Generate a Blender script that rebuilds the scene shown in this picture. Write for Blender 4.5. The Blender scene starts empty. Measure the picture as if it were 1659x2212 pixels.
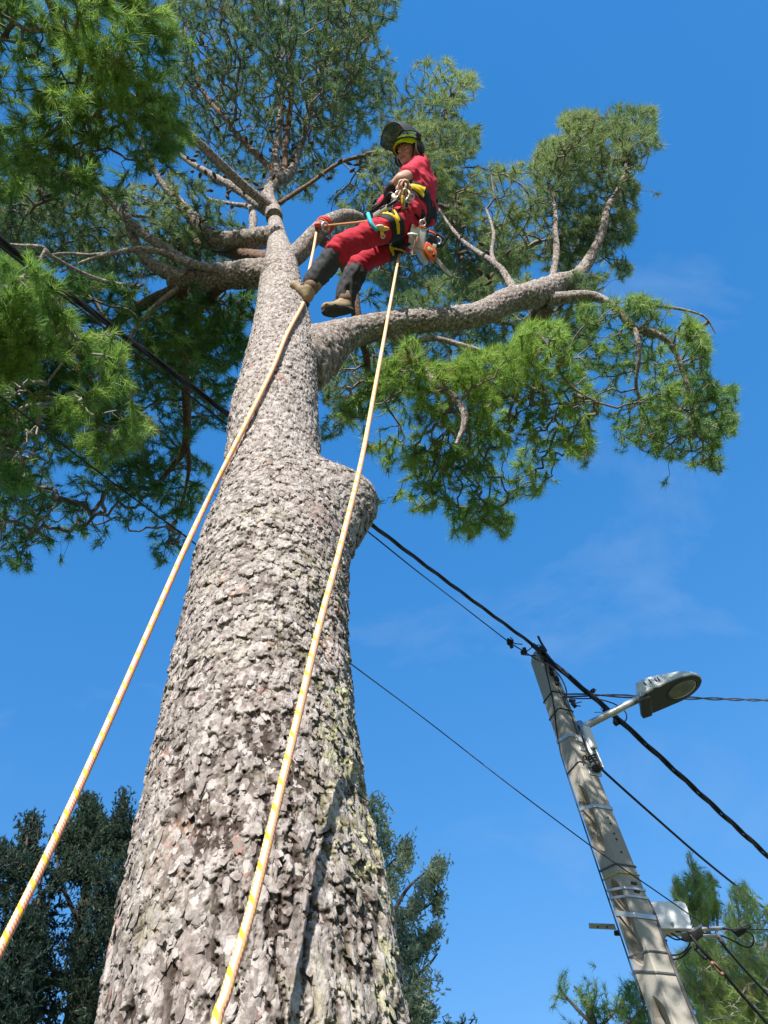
import bpy, bmesh, math, random
import numpy as np
from mathutils import Vector, Matrix

rng = np.random.default_rng(7)
random.seed(7)
S = bpy.context.scene
COL = S.collection

# ------------------------------------------------------------------ camera
F, CX, CY = 1662.5, 829.5, 1106.0          # focal length and centre in the measuring grid 1659 x 2212
CAM = np.array([0.0, 0.0, 1.6])
_u = np.array([(594 - CX) / F, (CY + 80) / F, -1.0]); _u /= np.linalg.norm(_u)
_d = np.array([(549 - CX) / F, -(2212 - CY) / F, -1.0])
_y = _d - _u * _d.dot(_u); _y /= np.linalg.norm(_y)
R = np.stack([np.cross(_y, _u), _y, _u])
AX, AY, AZ = R[:, 0], R[:, 1], R[:, 2]      # camera right, up, backward in the world
cam = bpy.data.cameras.new('camera')
cam_o = bpy.data.objects.new('camera', cam); COL.objects.link(cam_o)
M4 = Matrix.Identity(4)
for i in range(3):
    for j in range(3):
        M4[i][j] = R[i, j]
    M4[i][3] = CAM[i]
cam_o.matrix_world = M4
cam.sensor_fit = 'HORIZONTAL'; cam.sensor_width = 36.0
cam.lens = 36.0 * F / 1659.0
cam.clip_start = 0.05; cam.clip_end = 3000
S.camera = cam_o

def ray(px, py):
    return R @ np.array([(px - CX) / F, -(py - CY) / F, -1.0])
def PZ(px, py, z):
    r = ray(px, py); return CAM + r * (z - CAM[2]) / r[2]
def PY(px, py, y):
    r = ray(px, py); return CAM + r * y / r[1]
def PD(px, py, d):
    return CAM + ray(px, py) * d
def depth_of(P):
    return -float((R.T @ (np.asarray(P) - CAM))[2])

# ------------------------------------------------------------------ light
SUN_EL, SUN_AZ = math.radians(29), math.radians(197)     # azimuth clockwise from +Y: behind the camera, to its left
sdir = Vector((math.sin(SUN_AZ) * math.cos(SUN_EL), math.cos(SUN_AZ) * math.cos(SUN_EL), math.sin(SUN_EL)))
W = bpy.data.worlds.new('World'); S.world = W; W.use_nodes = True
nt = W.node_tree; nt.nodes.clear()
out = nt.nodes.new('ShaderNodeOutputWorld'); bg = nt.nodes.new('ShaderNodeBackground')
sky = nt.nodes.new('ShaderNodeTexSky'); sky.sky_type = 'NISHITA'; sky.sun_disc = False
sky.sun_elevation = SUN_EL; sky.sun_rotation = SUN_AZ
sky.air_density = 1.0; sky.dust_density = 0.15; sky.ozone_density = 2.2; sky.altitude = 100
hs = nt.nodes.new('ShaderNodeHueSaturation'); hs.inputs['Saturation'].default_value = 1.55
hs.inputs['Value'].default_value = 1.0
hs2 = nt.nodes.new('ShaderNodeHueSaturation'); hs2.inputs['Saturation'].default_value = 1.70; hs2.inputs['Value'].default_value = 1.95; hs2.inputs['Hue'].default_value = 0.514
gm = nt.nodes.new('ShaderNodeGamma'); gm.inputs[1].default_value = 0.36
tc = nt.nodes.new('ShaderNodeTexCoord'); mp = nt.nodes.new('ShaderNodeMapping')
mp.inputs['Scale'].default_value = (1.0, 2.2, 1.6); mp.inputs['Rotation'].default_value = (0.3, 0.5, 0.7)
n1 = nt.nodes.new('ShaderNodeTexNoise'); n1.inputs['Scale'].default_value = 1.7; n1.inputs['Detail'].default_value = 9
n1.inputs['Roughness'].default_value = 0.58; n1.inputs['Distortion'].default_value = 0.5
cr = nt.nodes.new('ShaderNodeValToRGB')
cr.color_ramp.elements[0].position = 0.56; cr.color_ramp.elements[0].color = (0, 0, 0, 1)
cr.color_ramp.elements[1].position = 0.85; cr.color_ramp.elements[1].color = (0.36, 0.36, 0.36, 1)
mx = nt.nodes.new('ShaderNodeMix'); mx.data_type = 'RGBA'
mx.inputs[7].default_value = (1.9, 2.5, 3.2, 1)
nt.links.new(sky.outputs[0], gm.inputs[0]); nt.links.new(gm.outputs[0], hs.inputs['Color'])
nt.links.new(tc.outputs['Generated'], mp.inputs[0]); nt.links.new(mp.outputs[0], n1.inputs['Vector'])
nt.links.new(n1.outputs['Fac'], cr.inputs[0]); nt.links.new(cr.outputs[0], mx.inputs[0])
nt.links.new(hs.outputs[0], hs2.inputs['Color']); nt.links.new(hs2.outputs[0], mx.inputs[6]); nt.links.new(mx.outputs[2], bg.inputs[0])
bg.inputs[1].default_value = 0.15
nt.links.new(bg.outputs[0], out.inputs[0])
sl = bpy.data.lights.new('sun', 'SUN'); sl.energy = 4.8; sl.angle = math.radians(0.53); sl.color = (1.0, 0.955, 0.89)
so = bpy.data.objects.new('sun', sl); COL.objects.link(so); so.location = (-10, -15, 30)
so.rotation_euler = sdir.to_track_quat('Z', 'Y').to_euler()
S.view_settings.view_transform = 'Standard'; S.view_settings.look = 'None'
S.view_settings.gamma = 1; S.view_settings.use_curve_mapping = False
S.view_settings.exposure = 0.9
S.render.engine = 'CYCLES'
S.cycles.max_bounces = 6; S.cycles.transparent_max_bounces = 8

# ------------------------------------------------------------------ materials
def mat(name, col, rough=0.7, metal=0.0, noise=None, bump=None, transl=0.0, attr=None, spec=0.4, alpha=None):
    """noise=(scale, colour2, contrast) bump=(scale, strength, distance) attr=(name, colour2)"""
    m = bpy.data.materials.new(name); m.use_nodes = True
    t = m.node_tree; b = t.nodes['Principled BSDF']
    b.inputs['Roughness'].default_value = rough; b.inputs['Metallic'].default_value = metal
    b.inputs['Specular IOR Level'].default_value = spec
    rgb = t.nodes.new('ShaderNodeRGB'); rgb.outputs[0].default_value = (*col, 1)
    cur = rgb.outputs[0]
    co = t.nodes.new('ShaderNodeTexCoord')
    if attr:
        for an, c2 in (attr if isinstance(attr, list) else [attr]):
            at = t.nodes.new('ShaderNodeAttribute'); at.attribute_name = an
            mxx = t.nodes.new('ShaderNodeMix'); mxx.data_type = 'RGBA'
            t.links.new(at.outputs['Fac'], mxx.inputs[0]); t.links.new(cur, mxx.inputs[6]); mxx.inputs[7].default_value = (*c2, 1)
            cur = mxx.outputs[2]
    if noise:
        for sc, c2, amt in (noise if isinstance(noise, list) else [noise]):
            n = t.nodes.new('ShaderNodeTexNoise'); n.inputs['Scale'].default_value = sc; n.inputs['Detail'].default_value = 6
            n.inputs['Roughness'].default_value = 0.62
            t.links.new(co.outputs['Object'], n.inputs['Vector'])
            r = t.nodes.new('ShaderNodeMapRange'); r.inputs[1].default_value = 0.38; r.inputs[2].default_value = 0.68
            r.inputs[3].default_value = 0; r.inputs[4].default_value = amt
            t.links.new(n.outputs['Fac'], r.inputs[0])
            mxx = t.nodes.new('ShaderNodeMix'); mxx.data_type = 'RGBA'
            t.links.new(r.outputs[0], mxx.inputs[0]); t.links.new(cur, mxx.inputs[6]); mxx.inputs[7].default_value = (*c2, 1)
            cur = mxx.outputs[2]
    t.links.new(cur, b.inputs['Base Color'])
    if bump:
        n = t.nodes.new('ShaderNodeTexNoise'); n.inputs['Scale'].default_value = bump[0]; n.inputs['Detail'].default_value = 8
        n.inputs['Roughness'].default_value = 0.65
        t.links.new(co.outputs['Object'], n.inputs['Vector'])
        bp = t.nodes.new('ShaderNodeBump'); bp.inputs['Strength'].default_value = bump[1]; bp.inputs['Distance'].default_value = bump[2]
        t.links.new(n.outputs['Fac'], bp.inputs['Height']); t.links.new(bp.outputs[0], b.inputs['Normal'])
    if transl:
        tr = t.nodes.new('ShaderNodeBsdfTranslucent'); t.links.new(cur, tr.inputs[0])
        ms = t.nodes.new('ShaderNodeMixShader'); ms.inputs[0].default_value = transl
        t.links.new(b.outputs[0], ms.inputs[1]); t.links.new(tr.outputs[0], ms.inputs[2])
        t.links.new(ms.outputs[0], t.nodes['Material Output'].inputs[0])
    if alpha is not None:
        b.inputs['Alpha'].default_value = alpha
    return m

# ------------------------------------------------------------------ mesh helpers
def mesh_np(name, V, faces, attrs=None, smooth=True):
    """faces: list of int arrays (n,k)"""
    me = bpy.data.meshes.new(name)
    V = np.ascontiguousarray(V, dtype=np.float32)
    me.vertices.add(len(V)); me.vertices.foreach_set('co', V.ravel())
    faces = [np.asarray(f, dtype=np.int32) for f in faces if len(f)]
    nl = sum(f.size for f in faces); nf = sum(len(f) for f in faces)
    me.loops.add(nl); me.polygons.add(nf)
    me.loops.foreach_set('vertex_index', np.concatenate([f.ravel() for f in faces]))
    tot = np.concatenate([np.full(len(f), f.shape[1], np.int32) for f in faces])
    st = np.concatenate([[0], np.cumsum(tot)[:-1]]).astype(np.int32)
    me.polygons.foreach_set('loop_start', st); me.polygons.foreach_set('loop_total', tot)
    me.polygons.foreach_set('use_smooth', np.full(nf, smooth))
    for k, a in (attrs or {}).items():
        at = me.attributes.new(k, 'FLOAT', 'POINT'); at.data.foreach_set('value', np.ascontiguousarray(a, dtype=np.float32))
    me.update(calc_edges=True)
    return me

def link(name, me, m=None, parent=None, kind=None):
    o = bpy.data.objects.new(name, me); COL.objects.link(o)
    if m is not None and me is not None and not me.materials:
        me.materials.append(m)
    if parent is not None:
        o.parent = parent
        o.matrix_parent_inverse = parent.matrix_world.inverted() if False else Matrix.Translation(-parent.location) if parent.parent is None else Matrix.Identity(4)
    if kind: o['kind'] = kind
    return o

def thing(name, label, cat, loc, group=None):
    o = bpy.data.objects.new(name, None); COL.objects.link(o); o.location = tuple(loc)
    o.empty_display_size = 0.1
    return tag(o, label, cat, group)

def tag(o, label, cat, group=None):
    o['label'] = label; o['category'] = cat
    if group: o['group'] = group
    return o

class MB:
    def __init__(s): s.V = []; s.F = {}; s.n = 0; s.A = {}
    def add(s, V, F, **attrs):
        V = np.asarray(V, float); s.V.append(V)
        for f in F:
            f = np.asarray(f)
            if f.size: s.F.setdefault(f.shape[1], []).append(f + s.n)
        for k, a in attrs.items(): s.A.setdefault(k, []).append(np.asarray(a))
        s.n += len(V); return s
    def mesh(s, name, smooth=True):
        return mesh_np(name, np.concatenate(s.V), [np.concatenate(v) for v in s.F.values()], {k: np.concatenate(a) for k, a in s.A.items()}, smooth)
    def link(s, name, m, parent=None, smooth=True, kind=None):
        return link(name, s.mesh(name, smooth), m, parent, kind)

def catmull(P, R_, n):
    P = np.asarray(P, float); R_ = np.asarray(R_, float)
    if len(P) < 3:
        t = np.linspace(0, 1, n)[:, None]; return P[0] * (1 - t) + P[-1] * t, np.interp(t[:, 0], [0, 1], [R_[0], R_[-1]])
    Q = np.vstack([2 * P[0] - P[1], P, 2 * P[-1] - P[-2]])
    L = np.concatenate([[0], np.cumsum(np.linalg.norm(np.diff(P, axis=0), axis=1))])
    s = np.linspace(0, L[-1], n); i = np.clip(np.searchsorted(L, s, side='right') - 1, 0, len(P) - 2)
    t = ((s - L[i]) / np.maximum(L[i + 1] - L[i], 1e-9))[:, None]
    p0, p1, p2, p3 = Q[i], Q[i + 1], Q[i + 2], Q[i + 3]
    C = 0.5 * (2 * p1 + (p2 - p0) * t + (2 * p0 - 5 * p1 + 4 * p2 - p3) * t ** 2 + (3 * p1 - p0 - 3 * p2 + p3) * t ** 3)
    return C, np.interp(s, L, R_)

def frames(C):
    T = np.gradient(C, axis=0); T /= np.maximum(np.linalg.norm(T, axis=1, keepdims=True), 1e-9)
    a = np.array([0, 0, 1.0]) if abs(T[0, 2]) < 0.9 else np.array([1.0, 0, 0])
    n = a - T[0] * a.dot(T[0]); n /= np.linalg.norm(n)
    N = np.empty_like(C); N[0] = n
    for k in range(1, len(C)):
        n = n - T[k] * n.dot(T[k]); n /= np.linalg.norm(n); N[k] = n
    return T, N, np.cross(T, N)

def grid_faces(nr, nc, closed=True):
    i = np.arange(nr - 1)[:, None]; j = np.arange(nc if closed else nc - 1)[None, :]
    j2 = (j + 1) % nc
    return np.stack([i * nc + j, i * nc + j2, (i + 1) * nc + j2, (i + 1) * nc + j], -1).reshape(-1, 4)

def tube(C, r, seg=8, caps=True, squash=None):
    """C (n,3) polyline, r radius or (n,)"""
    C = np.asarray(C, float); n = len(C); r = np.broadcast_to(np.asarray(r, float), (n,))
    T, N, B = frames(C); a = np.arange(seg) * 2 * np.pi / seg
    V = C[:, None] + r[:, None, None] * (np.cos(a)[None, :, None] * N[:, None] + np.sin(a)[None, :, None] * B[:, None])
    V = V.reshape(-1, 3); Fq = grid_faces(n, seg)
    fs = [Fq[:, ::-1]]
    if caps:
        V = np.vstack([V, C[0] - T[0] * r[0] * 0.3, C[-1] + T[-1] * r[-1] * 0.3]); j = np.arange(seg); j2 = (j + 1) % seg; b = (n - 1) * seg
        fs.append(np.stack([j, j2, np.full(seg, n * seg)], 1)); fs.append(np.stack([b + j2, b + j, np.full(seg, n * seg + 1)], 1))
    return V, fs

def curve(P, n=24, r=0.005, seg=6):
    P = np.asarray(P, float)
    C, _ = catmull(P, np.zeros(len(P)), n)
    return tube(C, r, seg)

def box(c, ax, ay, az, bev=0.0):
    """box with centre c and half-axes vectors; bevelled by bev (fraction)"""
    bm = bmesh.new(); bmesh.ops.create_cube(bm, size=2.0)
    if bev: bmesh.ops.bevel(bm, geom=bm.edges[:], offset=bev, segments=2, affect='EDGES', profile=0.5)
    M = Matrix(((*[v for v in (ax[0], ay[0], az[0])], c[0]), (ax[1], ay[1], az[1], c[1]), (ax[2], ay[2], az[2], c[2]), (0, 0, 0, 1)))
    bm.transform(M)
    return from_bm(bm)

def from_bm(bm):
    bmesh.ops.recalc_face_normals(bm, faces=bm.faces[:])
    bm.verts.ensure_lookup_table(); bm.verts.index_update()
    V = np.array([v.co[:] for v in bm.verts]); d = {}
    for f in bm.faces: d.setdefault(len(f.verts), []).append([v.index for v in f.verts])
    bm.free()
    return V, [np.array(x) for x in d.values()]

def slab(pix, d0, d1, bev=0.004):
    """a plate with the outline pix (measuring grid) standing at depth d0 and going back to d1"""
    bm = bmesh.new(); dm = d0
    a = [bm.verts.new(PD(x, y, d0)) for x, y in pix]
    off = -AZ * (d1 - d0)
    b = [bm.verts.new(PD(x, y, d0) + off) for x, y in pix]
    n = len(pix)
    bm.faces.new(a); bm.faces.new(b[::-1])
    for i in range(n): bm.faces.new((a[i], b[i], b[(i + 1) % n], a[(i + 1) % n]))
    bmesh.ops.recalc_face_normals(bm, faces=bm.faces[:])
    if bev: bmesh.ops.bevel(bm, geom=bm.edges[:], offset=bev, segments=2, affect='EDGES', profile=0.6, clamp_overlap=True)
    return from_bm(bm)

def slab_v(pix, P0, thick, nrm, bev=0.004):
    """upright plate through P0 facing nrm, outline given in the measuring grid"""
    nrm = np.asarray(nrm, float); nrm /= np.linalg.norm(nrm); bm = bmesh.new(); a = []
    for x, y in pix:
        r = ray(x, y); a.append(bm.verts.new(CAM + r * ((P0 - CAM) @ nrm) / (r @ nrm)))
    b = [bm.verts.new(np.array(v.co) - nrm * thick) for v in a]; n = len(pix)
    bm.faces.new(a); bm.faces.new(b[::-1])
    for i in range(n): bm.faces.new((a[i], b[i], b[(i + 1) % n], a[(i + 1) % n]))
    bmesh.ops.recalc_face_normals(bm, faces=bm.faces[:])
    if bev: bmesh.ops.bevel(bm, geom=bm.edges[:], offset=bev, segments=2, affect='EDGES', profile=0.6, clamp_overlap=True)
    return from_bm(bm)

def ball(c, r, U=None, seg=16, rings=10):
    """ellipsoid, r scalar or 3 radii along rows of U"""
    r = np.broadcast_to(np.asarray(r, float), (3,)); U = np.eye(3) if U is None else np.asarray(U)
    bm = bmesh.new(); bmesh.ops.create_uvsphere(bm, u_segments=seg, v_segments=rings, radius=1)
    V, Fs = from_bm(bm)
    return np.asarray(c) + (V * r) @ U, Fs

def capsule(p0, r0, p1, r1, seg=16):
    p0 = np.asarray(p0, float); p1 = np.asarray(p1, float); T = p1 - p0; L = np.linalg.norm(T); T = T / L
    a = np.linspace(-np.pi / 2, 0, 6); b = np.linspace(0, np.pi / 2, 6)
    s = np.concatenate([r0 * np.sin(a), L + r1 * np.sin(b)]); r = np.concatenate([r0 * np.cos(a), r1 * np.cos(b)])
    r = np.maximum(r, 1e-4)
    C = p0 + T * s[:, None]
    n = np.array([0, 0, 1.0]) if abs(T[2]) < 0.9 else np.array([1.0, 0, 0]); n = n - T * n.dot(T); n /= np.linalg.norm(n); bb = np.cross(T, n)
    an = np.arange(seg) * 2 * np.pi / seg
    V = (C[:, None] + r[:, None, None] * (np.cos(an)[None, :, None] * n + np.sin(an)[None, :, None] * bb)).reshape(-1, 3)
    nr = len(C); fs = [grid_faces(nr, seg)[:, ::-1], np.arange(seg)[None, :], (nr - 1) * seg + np.arange(seg)[::-1][None, :]]
    return V, fs

def fuse(mb, voxel, smooth=6, name='tmp'):
    """one continuous skin from overlapping closed pieces"""
    me = mb.mesh(name); o = bpy.data.objects.new(name, me); COL.objects.link(o)
    m = o.modifiers.new('r', 'REMESH'); m.mode = 'VOXEL'; m.voxel_size = voxel
    s = o.modifiers.new('s', 'SMOOTH'); s.factor = 0.5; s.iterations = smooth
    dg = bpy.context.evaluated_depsgraph_get()
    ev = o.evaluated_get(dg); res = bpy.data.meshes.new_from_object(ev)
    bpy.data.objects.remove(o); bpy.data.meshes.remove(me)
    res.polygons.foreach_set('use_smooth', np.ones(len(res.polygons), bool))
    return res

# ------------------------------------------------------------------ noise
def h2(a, b, s=0.0):
    x = np.sin(a * 127.1 + b * 311.7 + s * 74.7) * 43758.5453
    return x - np.floor(x)
def h3(a, b, c, s=0.0):
    x = np.sin(a * 127.1 + b * 311.7 + c * 191.3 + s * 74.7) * 43758.5453
    return x - np.floor(x)
def vnoise(P, s=0.0):
    i = np.floor(P); f = P - i; f = f * f * (3 - 2 * f); r = 0
    for dx in (0, 1):
        for dy in (0, 1):
            for dz in (0, 1):
                w = (f[..., 0] if dx else 1 - f[..., 0]) * (f[..., 1] if dy else 1 - f[..., 1]) * (f[..., 2] if dz else 1 - f[..., 2])
                r = r + w * h3(i[..., 0] + dx, i[..., 1] + dy, i[..., 2] + dz, s)
    return r
def fbm(P, o=4, s=0.0):
    r = 0; a = 0.5; t = 0
    for k in range(o): r = r + a * vnoise(P * 2 ** k, s + k); t += a; a *= 0.5
    return r / t
def worley(u, v, ncol, s=0.0, jit=0.85):
    iu = np.floor(u); iv = np.floor(v)
    F1 = np.full(u.shape, 9.0); F2 = F1.copy(); idv = np.zeros_like(u); dv = np.zeros_like(u); du = np.zeros_like(u)
    for dx in (-1, 0, 1):
        for dy in (-1, 0, 1):
            a = iu + dx; b = iv + dy; aw = np.mod(a, ncol)
            px = a + 0.5 + (h2(aw, b, s) - 0.5) * jit + 0.5 * np.mod(b, 2); py = b + 0.5 + (h2(aw, b, s + 3) - 0.5) * jit
            d = np.hypot(u - px, v - py); idd = h2(aw, b, s + 7)
            near = d < F1
            F2 = np.where(near, F1, np.minimum(F2, d)); dv = np.where(near, v - py, dv); du = np.where(near, u - px, du)
            idv = np.where(near, idd, idv); F1 = np.where(near, d, F1)
    return F1, F2, idv, du, dv
def sstep(a, b, x):
    t = np.clip((x - a) / (b - a), 0, 1); return t * t * (3 - 2 * t)

# ------------------------------------------------------------------ ground
mat_ground = mat('ground_grass', (0.09, 0.11, 0.04), 0.95, noise=[(0.6, (0.16, 0.13, 0.08), 0.8), (9, (0.05, 0.07, 0.02), 0.6)], bump=(20, 0.6, 0.03))
bm = bmesh.new(); bmesh.ops.create_grid(bm, x_segments=40, y_segments=40, size=600)
g = MB().add(*from_bm(bm)).link('ground', mat_ground, kind='structure'); g['label'] = 'grassy ground under the trees'
# ------------------------------------------------------------------ the big pine
def bark_mat(name, base, light, dark, moss=True, brown=(0.2, 0.11, 0.07), sc=1.0):
    m = bpy.data.materials.new(name); m.use_nodes = True; t = m.node_tree; b = t.nodes['Principled BSDF']
    b.inputs['Roughness'].default_value = 0.86; b.inputs['Specular IOR Level'].default_value = 0.25
    L = t.links.new
    def mixc(fac, a, bcol):
        x = t.nodes.new('ShaderNodeMix'); x.data_type = 'RGBA'
        L(fac, x.inputs[0])
        if isinstance(a, tuple): x.inputs[6].default_value = (*a, 1)
        else: L(a, x.inputs[6])
        if isinstance(bcol, tuple): x.inputs[7].default_value = (*bcol, 1)
        else: L(bcol, x.inputs[7])
        return x.outputs[2]
    co = t.nodes.new('ShaderNodeTexCoord')
    def noise(scale, lo, hi, a=0.0, bb=1.0, stretch=None):
        n = t.nodes.new('ShaderNodeTexNoise'); n.inputs['Scale'].default_value = scale; n.inputs['Detail'].default_value = 7
        n.inputs['Roughness'].default_value = 0.65
        src = co.outputs['Object']
        if stretch:
            mp = t.nodes.new('ShaderNodeMapping'); mp.inputs['Scale'].default_value = stretch; L(src, mp.inputs[0]); src = mp.outputs[0]
        L(src, n.inputs['Vector'])
        r = t.nodes.new('ShaderNodeMapRange'); r.inputs[1].default_value = lo; r.inputs[2].default_value = hi
        r.inputs[3].default_value = a; r.inputs[4].default_value = bb; L(n.outputs['Fac'], r.inputs[0]); return r.outputs[0], n.outputs['Fac']
    def attr(n):
        a = t.nodes.new('ShaderNodeAttribute'); a.attribute_name = n; return a.outputs['Fac']
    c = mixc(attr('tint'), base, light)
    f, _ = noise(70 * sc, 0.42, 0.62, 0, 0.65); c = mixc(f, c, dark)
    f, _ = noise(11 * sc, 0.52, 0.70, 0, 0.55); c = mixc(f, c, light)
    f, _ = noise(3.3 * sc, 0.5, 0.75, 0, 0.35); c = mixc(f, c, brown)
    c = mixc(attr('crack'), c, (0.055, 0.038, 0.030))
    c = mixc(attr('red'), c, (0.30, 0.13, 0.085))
    if moss:
        f, _ = noise(26, 0.45, 0.58, 0, 0.9)
        mm = t.nodes.new('ShaderNodeMath'); mm.operation = 'MULTIPLY'; L(f, mm.inputs[0]); L(attr('lichen'), mm.inputs[1])
        c = mixc(mm.outputs[0], c, (0.60, 0.58, 0.33))
        f, _ = noise(13, 0.52, 0.66, 0, 0.85)
        mm = t.nodes.new('ShaderNodeMath'); mm.operation = 'MULTIPLY'; L(f, mm.inputs[0]); L(attr('lichen'), mm.inputs[1])
        c = mixc(mm.outputs[0], c, (0.13, 0.11, 0.025))
    L(c, b.inputs['Base Color'])
    _, h = noise(95 * sc, 0, 1, stretch=(1, 1, 0.5))
    vo_ = t.nodes.new('ShaderNodeTexVoronoi'); vo_.feature = 'F1'; vo_.inputs['Scale'].default_value = 62 * sc
    mpv = t.nodes.new('ShaderNodeMapping'); mpv.inputs['Scale'].default_value = (1, 1, 0.55); nd = t.nodes.new('ShaderNodeTexNoise'); nd.inputs['Scale'].default_value = 60; nd.inputs['Detail'].default_value = 4
    va = t.nodes.new('ShaderNodeVectorMath'); va.operation = 'MULTIPLY_ADD'; va.inputs[1].default_value = (0.03, 0.03, 0.03)
    L(co.outputs['Object'], nd.inputs['Vector']); L(nd.outputs['Color'], va.inputs[0]); L(co.outputs['Object'], va.inputs[2]); L(va.outputs[0], mpv.inputs[0]); L(mpv.outputs[0], vo_.inputs['Vector'])
    sp_ = t.nodes.new('ShaderNodeSeparateColor'); L(vo_.outputs['Color'], sp_.inputs[0])
    ad_ = t.nodes.new('ShaderNodeMath'); ad_.operation = 'MULTIPLY_ADD'; ad_.inputs[1].default_value = 0.9; L(sp_.outputs[0], ad_.inputs[0]); L(h, ad_.inputs[2]); h = ad_.outputs[0]
    r1 = t.nodes.new('ShaderNodeMapRange'); r1.inputs[1].default_value = 0.62; r1.inputs[2].default_value = 0.9; r1.inputs[4].default_value = 0.75; L(sp_.outputs[1], r1.inputs[0])
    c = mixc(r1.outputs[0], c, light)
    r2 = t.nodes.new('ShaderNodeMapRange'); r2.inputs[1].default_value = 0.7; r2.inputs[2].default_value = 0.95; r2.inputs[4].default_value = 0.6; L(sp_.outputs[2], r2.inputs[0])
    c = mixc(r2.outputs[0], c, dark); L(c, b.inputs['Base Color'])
    bp = t.nodes.new('ShaderNodeBump'); bp.inputs['Strength'].default_value = 1.0; bp.inputs['Distance'].default_value = 0.009
    L(h, bp.inputs['Height']); L(bp.outputs[0], b.inputs['Normal'])
    return m
BARK = bark_mat('pine_bark_grey', (0.225, 0.188, 0.165), (0.50, 0.445, 0.41), (0.105, 0.084, 0.072))
BARK_LIMB = bark_mat('pine_bark_limb', (0.25, 0.205, 0.18), (0.52, 0.455, 0.42), (0.09, 0.07, 0.058), moss=False, sc=1.4)
BARK_BROWN = bark_mat('pine_bark_brown', (0.20, 0.12, 0.085), (0.30, 0.19, 0.14), (0.09, 0.055, 0.04), moss=False, sc=1.4)
TWIG = mat('pine_twig', (0.13, 0.10, 0.085), 0.9, noise=(6, (0.26, 0.23, 0.21), 0.9))
TWIG_PALE = mat('dead_twig', (0.30, 0.27, 0.24), 0.9, noise=(12, (0.17, 0.14, 0.12), 0.7))
def needle_mat(n, c, c2, c3):
    return mat(n, c, 0.5, attr=[('tint', c2), ('dry', c3)], transl=0.48, spec=0.35)
NEEDLE = needle_mat('pine_needles', (0.075, 0.20, 0.050), (0.34, 0.48, 0.10), (0.17, 0.13, 0.05))
NEEDLE_FAR = needle_mat('pine_needles_crown', (0.095, 0.19, 0.080), (0.36, 0.45, 0.16), (0.16, 0.13, 0.06))

NEEDLE_SUN = needle_mat('pine_needles_sunny', (0.090, 0.225, 0.050), (0.33, 0.49, 0.09), (0.24, 0.17, 0.06))  # lit copy of the needle green, sunlight put into the colour
pine = thing('pine_tree', 'tall old pine with thick scaly trunk, round knob and spreading limbs, climber hanging in it', 'tree', (0.0, 2.0, 0.0))

# trunk outline measured row by row: y, left, right
rows = [(2212, 222, 880), (2000, 258, 855), (1800, 300, 806), (1700, 318, 786), (1600, 343, 771), (1500, 365, 760), (1400, 385, 753), (1300, 408, 752),
        (1250, 418, 747), (1180, 430, 735), (1100, 474, 712), (1000, 487, 692), (900, 498, 685), (800, 525, 684), (720, 546, 676), (660, 556, 662), (620, 560, 653), (560, 574, 640), (520, 579, 622),
        (490, 580, 612), (450, 578, 602)]
tz, tx, tr = [], [], []
for y, l, r in rows:
    P = PY((l + r) / 2, y, 2.0); d = depth_of(P); w = (r - l) * d / F / 2
    tz.append(P[2]); tx.append(P[0]); tr.append(w * 0.965)
tz = np.array(tz); tx = np.array(tx); tr = np.array(tr)
def trunk_axis(z):
    return np.interp(z, tz, tx), np.interp(z, tz, tr, left=None) + np.clip(tz[0] - z, 0, 9) ** 2 * 0.03
zs = np.concatenate([np.linspace(-0.05, 2.2, 40, endpoint=False), np.arange(2.2, 4.6, 0.0050), np.arange(4.6, tz[-1], 0.0100)])
zz = np.linspace(-0.1, tz[-1], 600)
kx, kr = trunk_axis(zz); ker = np.exp(-0.5 * (np.arange(-14, 15) / 5.0) ** 2); ker /= ker.sum()
kx = np.convolve(np.pad(kx, 14, 'edge'), ker, 'valid'); kr = np.convolve(np.pad(kr, 14, 'edge'), ker, 'valid')
ax_x = np.interp(zs, zz, kx); ax_r = np.interp(zs, zz, kr)
front = np.radians(np.linspace(-108, 108, 385)); back = np.radians(np.linspace(108, 252, 34))[1:-1]
th = np.concatenate([front, back])                       # 0 = towards the camera (-Y), positive to the right (+X)
TH, ZZ = np.meshgrid(th, zs); RR = np.repeat(ax_r[:, None], len(th), 1)
vv = np.concatenate([[0], np.cumsum(np.diff(zs) / (0.215 * (0.5 * (ax_r[1:] + ax_r[:-1])) + 0.004))])
VV = np.repeat(vv[:, None], len(th), 1)
NC = 50
Dv = np.stack([np.sin(TH), -np.cos(TH), np.zeros_like(TH)], -1)
P0 = np.stack([ax_x[:, None] + RR * Dv[..., 0], 2.0 + RR * Dv[..., 1], ZZ], -1)
# cut stub bulging out on the right
zk = PY(812, 1062, 1.95)[2]
dz = ZZ - zk
prof = np.where(dz > 0, np.exp(-(np.abs(dz) / 0.125) ** 2.2), np.exp(-(np.abs(dz) / 0.30) ** 1.7))
ang = np.exp(-(np.abs(TH - np.radians(92)) / np.radians(36)) ** 2.2)
bulge = 0.235 * prof * ang
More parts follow.
